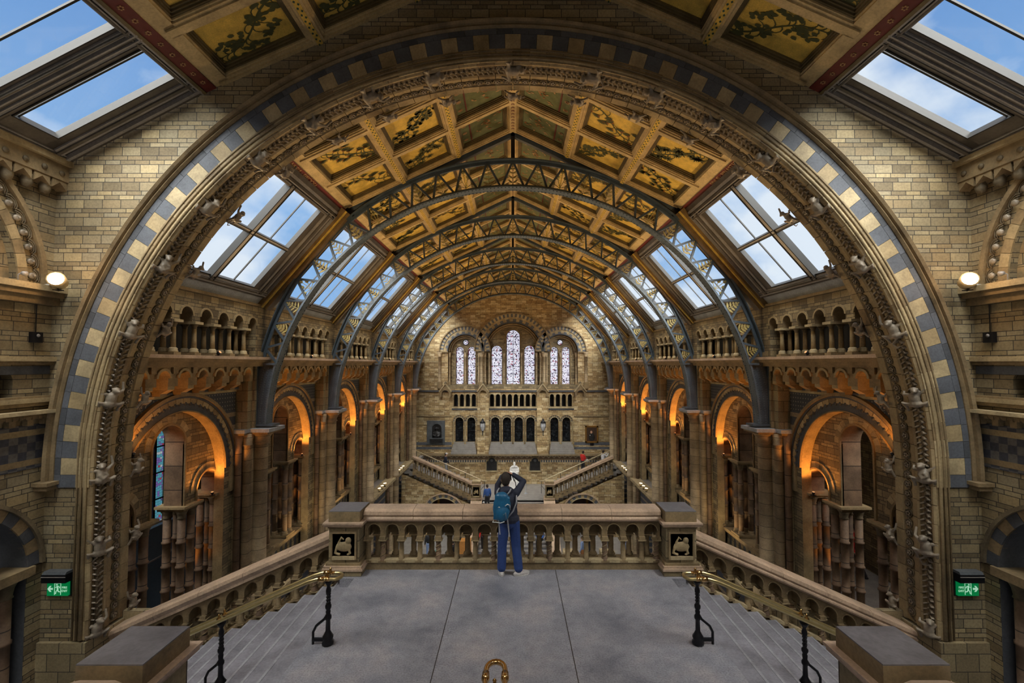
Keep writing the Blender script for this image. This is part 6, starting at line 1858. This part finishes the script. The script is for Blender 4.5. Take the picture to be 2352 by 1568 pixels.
def person(label, loc, rotz, pose, top, legs, hair='hair', shoes='shoe', H=1.75, fine=False, extra=None, cap=None, skirt=None):
    """pose: joint positions for a 1.75 m figure facing +y; x to its right"""
    t = thing('person', label, 'person', loc, rotz=rotz); k = H / 1.75
    g = {n: Vector(v) * k for n, v in pose.items() if isinstance(v, tuple)}
    vox = .0095 if fine else .022
    def body(mb):
        hd = g['head']
        mb.ell(hd, (.077 * k, .097 * k, .118 * k), 'skin', 14, 10); mb.ell(hd + Vector((0, .03, -.055)) * k, (.055 * k, .06 * k, .06 * k), 'skin')
        fd = Vector((0, 1, 0))
        mb.ell(hd + Vector((0, .098, -.015)) * k, (.013 * k, .022 * k, .026 * k), 'skin', 8, 5)
        for e in (-1, 1):
            mb.ell(hd + Vector((e * .080, .0, -.01)) * k, (.012 * k, .022 * k, .032 * k), 'skin', 8, 5)
            if fine: mb.ell(hd + Vector((e * .03, .088, -.055)) * k, (.02, .012, .008), 'skin', 8, 4)
        mb.tube([g['neck'] - Vector((0, 0, .05)), hd - Vector((0, 0, .05))], [.062 * k, .052 * k], 'skin')
        mb.ell(g['chest'], (.155 * k, .105 * k, .20 * k), 'skin'); mb.ell((g['chest'] + g['pelvis']) / 2, (.135 * k, .095 * k, .20 * k), 'skin'); mb.ell(g['pelvis'], (.155 * k, .11 * k, .12 * k), 'skin')
        for e in 'LR':
            limb(mb, [g['sh' + e], g['el' + e], g['wr' + e]], [.052 * k, .040 * k, .026 * k])
            hd_ = (g['wr' + e] - g['el' + e]).normalized()
            hdir = Vector(pose.get('hd' + e, hd_)); hup = Vector(pose.get('hu' + e, (0, 0, 1) if abs(hdir.z) < .8 else (0, -1, 0)))
            hand(mb, g['wr' + e], hdir, hup, 1 if e == 'R' else -1, k, fine)
            limb(mb, [g['hip' + e], g['kn' + e], g['an' + e]], [.085 * k, .056 * k, .038 * k])
            fdv = Vector(pose.get('ft' + e, (0, 1, 0))).normalized()
            mb.tube([g['an' + e] - Vector((0, 0, .04)) * k - fdv * .03 * k, g['an' + e] - Vector((0, 0, .055)) * k + fdv * .15 * k], [.038 * k, .026 * k], 'skin')
    blob('body', body, vox, 'skin', t)
    def coat(mb):
        mb.ell(g['chest'], (.185 * k, .135 * k, .23 * k), 'skin', 14, 10); mb.ell((g['chest'] * .45 + g['pelvis'] * .55), (.165 * k, .13 * k, .22 * k), 'skin', 14, 10)
        if pose.get('long'): mb.ell(g['pelvis'] + Vector((0, 0, .02)), (.185 * k, .14 * k, .13 * k), 'skin', 14, 8)
        mb.tube([g['shL'], g['shL'] * .5 + g['shR'] * .5 + Vector((0, 0, .02)), g['shR']], .068 * k, 'skin')
        if fine:      # hood lying on the back
            c = g['neck'] + Vector((-.01, -.05, .015)); mb.ell(c, (.135, .095, .075), 'skin', 12, 8); mb.ell(c + Vector((-.05, .0, -.04)), (.13, .11, .07), 'skin', 12, 8)
        for e in 'LR': limb(mb, [g['sh' + e], g['el' + e], g['wr' + e]], [.071 * k, .056 * k, .042 * k])
    blob('jacket' if fine else 'top', coat, vox, top, t, smooth=3)
    def trs(mb):
        mb.ell(g['pelvis'] - Vector((0, 0, .03)), (.165 * k, .128 * k, .13 * k), 'skin', 14, 8)
        for e in 'LR': limb(mb, [g['hip' + e], g['kn' + e], g['an' + e] + Vector((0, 0, .045 if fine else -.0))], [.104 * k, .084 * k if fine else .072 * k, .080 * k if fine else .058 * k])
    blob('trousers', trs, vox, legs, t, smooth=3)
    for e in 'LR':
        fdv = Vector(pose.get('ft' + e, (0, 1, 0))).normalized(); a = g['an' + e]; ang = atan2(fdv.y, fdv.x) - pi / 2
        R_ = Matrix.Rotation(ang, 4, 'Z'); c = a + fdv * .055 * k; z0 = a.z - .085 * k
        m = MB(); m.ell(Vector((c.x, c.y, z0 + .035 * k)), (.052 * k, .155 * k, .055 * k), shoes, 12, 8, R_); m.ell(Vector((a.x, a.y, z0 + .06 * k)), (.044 * k, .055 * k, .06 * k), shoes, 10, 6, R_)
        sh_ = m.build('shoe', t, world=False)
        if fine:
            m = MB(); m.ell(Vector((c.x, c.y, z0 + .012)), (.053, .15, .02), 'sole', 14, 6, R_); m.build('sole', sh_, world=False)
            m = MB()
            for q in range(4):
                cc = c + fdv * (.0 + q * .022); m.bar(cc + fdv.cross(Vector((0, 0, 1))) * .03 + Vector((0, 0, z0 - cc.z + .085 - q * .006)), cc - fdv.cross(Vector((0, 0, 1))) * .03 + Vector((0, 0, z0 - cc.z + .085 - q * .006)), .008, .008, 'redtop')
            m.build('laces', sh_, world=False)
    hd = g['head']
    def hr(mb):
        mb.ell(hd + Vector((0, -.016, .025)) * k, (.090 * k, .103 * k, .112 * k), 'skin', 14, 10); mb.ell(hd + Vector((0, -.05, -.03)) * k, (.078 * k, .062 * k, .075 * k), 'skin')
    if cap:
        m = MB(); m.ell(hd + Vector((0, 0, .05)) * k, (.092 * k, .108 * k, .082 * k), cap, 12, 8); m.ell(hd + Vector((0, .10, .05)) * k, (.07 * k, .08 * k, .012 * k), cap, 10, 4); m.build('cap', t, world=False)
    m = blob('hair', hr, .012 if fine else .02, hair, t)
    if fine:
        for e in (-1, 1):
            m = MB(); m.ell(hd + Vector((e * .03, .088, .012)), (.014, .01, .009), 'white', 8, 5); m.ell(hd + Vector((e * .03, .097, .012)), (.006, .004, .006), 'black', 6, 4); m.build('eye', t, world=False)
    return t, g
STAND = dict(head=(0, .03, 1.63), neck=(0, 0, 1.45), chest=(0, 0, 1.25), pelvis=(0, 0, .95), shL=(-.18, 0, 1.40), shR=(.18, 0, 1.40), elL=(-.24, -.02, 1.12), elR=(.24, -.02, 1.12), wrL=(-.24, .08, .88), wrR=(.24, .08, .88), hipL=(-.09, 0, .92), hipR=(.09, 0, .92), knL=(-.10, .02, .50), knR=(.10, .02, .50), anL=(-.10, 0, .085), anR=(.10, 0, .085))
WALK = dict(STAND, knL=(-.10, .14, .52), anL=(-.10, .20, .085), knR=(.10, .02, .50), anR=(.10, -.22, .11), wrL=(-.22, -.10, .90), elR=(.22, .05, 1.14), wrR=(.2, .22, .98))
READ = dict(STAND, head=(0, .08, 1.61), elL=(-.22, .05, 1.14), elR=(.22, .05, 1.14), wrL=(-.08, .26, 1.18), wrR=(.08, .26, 1.18))
SIT = dict(head=(0, .06, 1.13), neck=(0, 0, .97), chest=(0, .0, .78), pelvis=(0, 0, .50), shL=(-.18, 0, .92), shR=(.18, 0, .92), elL=(-.22, .1, .68), elR=(.22, .1, .68), wrL=(-.1, .32, .62), wrR=(.1, .32, .62), hipL=(-.09, .02, .48), hipR=(.09, .02, .48), knL=(-.11, .44, .50), knR=(.11, .44, .50), anL=(-.10, .48, .085), anR=(.10, .48, .085))
CROUCH = dict(SIT, wrL=(-.1, .42, .98), wrR=(.1, .42, .98), elL=(-.2, .22, .80), elR=(.2, .22, .80))
ARMS = dict(STAND, elL=(-.36, .02, 1.42), wrL=(-.52, .02, 1.58), elR=(.34, .02, 1.30), wrR=(.5, .05, 1.34))
PH = dict(head=(-.085, .06, 1.655), neck=(-.065, .02, 1.47), chest=(-.055, 0, 1.27), pelvis=(-.02, 0, .96), shL=(-.22, .03, 1.42), shR=(.10, .01, 1.425),
          elL=(-.235, .25, 1.50), wrL=(-.16, .30, 1.645), elR=(.235, .13, 1.60), wrR=(.055, .22, 1.70), hdL=(.75, .15, .5), huL=(-.5, .7, .3), hdR=(-.85, .05, .42), huR=(.3, .1, .9),
          hipL=(-.105, 0, .93), hipR=(.065, 0, .93), knL=(-.145, .02, .50), knR=(.10, .02, .50), anL=(-.155, .0, .085), anR=(.145, -.02, .085), ftL=(-.15, 1, 0), ftR=(.95, .3, 0), long=True)
PX, PY = -.045, 8.34
ph, g = person('man in dark hooded jacket and blue jeans photographing the hall from the landing', (PX, PY, 0), 0, PH, 'navy', 'denim', fine=True, H=1.775)
def back(mb):
    R_ = Matrix.Rotation(math.radians(5), 4, 'Y')
    mb.ell((0, 0, 0), (.158, .09, .265), 'skin', 14, 10, R_); mb.ell((.012, -.05, -.10), (.12, .07, .14), 'skin', 12, 8, R_); mb.ell((-.005, -.005, .17), (.125, .08, .09), 'skin', 12, 8, R_)
    mb.cbox((0, .01, -.02), (.26, .11, .40), 'skin', R_)
bl = Vector((PX - .15, PY - .215, 1.27))
bp = thing('backpack', "blue backpack worn on the photographer's back", 'backpack', bl)
blob('bag', back, .013, 'packblue', bp, (0, 0, 0), 4)
m = MB(); c = bl
m.tube([c + Vector((.03, -.125, -.10)), c + Vector((.07, -.13, -.06)), c + Vector((.08, -.12, -.17))], .006, 'grey', 5); m.build('bungee_cord', bp); m = MB(); m.tube([c + Vector((.06, -.12, .05)), c + Vector((.1, -.11, .08)), c + Vector((.14, -.08, .05)), c + Vector((.15, -.04, -.04))], .008, 'white', 5); m.build('bungee_cord', bp); m = MB()
m.tube([c + Vector((-.06, -.11, .02)), c + Vector((-.045, -.115, .035)), c + Vector((-.03, -.11, .02))], .006, 'white', 5); m.build('bungee_cord', bp)
for (a, b) in (((-.055, -.06, -.20), (-.03, -.05, -.46)), ((.10, -.05, -.18), (.135, -.05, -.50))):
    m = MB(); m.bar(c + Vector(a), c + Vector(b), .022, .006, 'grey', up=(0, 1, 0)); m.build('hanging_strap', bp)
m = MB(); m.tube([c + Vector((-.14, -.03, -.22)), c + Vector((-.16, -.05, -.25)), c + Vector((-.1, -.08, -.24)), c + Vector((-.02, -.09, -.25)), c + Vector((.05, -.08, -.23))], .007, 'white', 5); m.build('webbing', bp)
for pts in (([(.09, .03, .20), (.14, .05, .25), (.16, .14, .27), (.17, .2, .2)]), ([(-.09, .03, .20), (-.08, .06, .26), (-.05, .15, .28), (-.04, .25, .2)]), ([(.10, .02, -.2), (.2, .03, -.08), (.26, .08, .06), (.26, .14, .16)])):
    m = MB(); m.tube([c + Vector(p) for p in pts], .013, 'grey', 6); m.build('shoulder_strap', bp)
cm = Vector((PX - .055, PY + .235, 1.68))
ct = thing('camera', 'black camera held up to the photographer\'s face', 'camera', cm)
m = MB(); m.cbox(cm, (.145, .06, .10), 'black'); m.cbox(cm + Vector((0, 0, .06)), (.06, .05, .04), 'black'); m.cbox(cm + Vector((.055, .01, 0)), (.035, .08, .1), 'black'); m.build('camera_body', ct)
m = MB(); m.lathe([(.035, .03), (.04, .05), (.038, .13), (.042, .16)], cm, 'black', 16, axis='y'); m.build('camera_lens', ct)
m = MB(); m.tube([cm + Vector((.08, 0, .03)), cm + Vector((.15, -.05, -.1)), cm + Vector((.17, -.1, -.3)), cm + Vector((.12, -.05, -.42))], .008, 'black', 5); m.build('camera_strap', ct)

def stair_z(x): return DL + .155 * max(0, int((abs(x) - 2.9) / .35) + 1) if abs(x) > 2.9 else DL
def low_z(y): return max(FLG, DL - .153 * max(0, int((33.3 - y) / .32) + 1))
person('person in white cap, dark top and pale trousers walking down the left far flight', (-5.25, 36.0, stair_z(5.25)), -1.2, WALK, 'navy', 'grey', cap='capwhite', shoes='sole')
t_, g_ = person('person in red jumper and dark trousers climbing the right far flight', (5.45, 36.0, stair_z(5.45)), -.9, READ, 'redtop', 'dark', shoes='dark')
bagp = Vector((5.45 + .36, 36.15, stair_z(5.45) + .95)); b_ = thing('paper_bag', 'white paper bag held by the person in the red jumper', 'bag', bagp); m = MB(); m.ell(bagp, (.15, .1, .14), 'white', 10, 6); m.build('bag', b_)
person('person in white top crouching near the top of the right far flight', (6.95, 35.6, stair_z(6.95)), -1.2, CROUCH, 'whitetop', 'dark', shoes='sole')
person('person in blue coat with dark trousers on the upper steps, left of the photographer', (-1.80, 32.5, low_z(32.5)), .3, STAND, 'bluecoat', 'dark', shoes='sole')
person('small child in lilac top with raised arms on the central steps', (-2.0, 31.9, low_z(31.9)), 2.6, ARMS, 'lilac', 'dark', H=1.05, cap='capwhite')
person('dark silhouetted person standing in the right stair arch, left of two', (4.75, 34.4, FLG), 1.5, STAND, 'dark', 'dark', shoes='dark')
person('person in maroon top standing in the right stair arch, right of two', (5.75, 34.4, FLG), -1.0, STAND, 'dark', 'dark', shoes='dark', hair='hair')
person('person in dark trousers carrying a red backpack on the lowest central steps', (-1.85, 29.2, low_z(29.2)), 0, WALK, 'redtop', 'dark')
person('person in striped blue trousers standing on the ground floor, far left of the steps', (-5.35, 29.6, FLG), .4, STAND, 'dark', 'stripe')
person('seated person in dark clothes on the ground floor left of the display case', (-3.75, 29.3, FLG), 1.4, SIT, 'dark', 'dark', shoes='sole')
person('small child in teal top on the ground floor left of the stairs', (-4.7, 29.0, FLG), 0, STAND, 'teal', 'teal', H=.95)
person('person in dark blue sitting at the right end of the lowest steps', (1.75, 29.5, low_z(29.5)), 2.8, SIT, 'bluecoat', 'dark', shoes='dark')
person('person in blue top with tan trousers beside the right stone pedestal', (4.3, 28.6, FLG), 1.0, STAND, 'stripe', 'tanbag')
person('person in dark clothes on the ground floor between the two stone pedestals', (4.95, 30.4, FLG), .5, STAND, 'dark', 'dark', shoes='dark')
person('person in blue top with tan trousers on the ground floor, farthest right', (7.0, 28.6, FLG), 1.0, READ, 'stripe', 'tanbag')
person('person in dark clothes on the ground floor right of the farther pedestal', (6.4, 30.6, FLG), .5, READ, 'bluecoat', 'dark', shoes='dark')
person('person in dark coat with red bag walking in the right gallery behind the columns', (11.6, 15.7, FL1), .3, WALK, 'redtop', 'dark', shoes='dark')
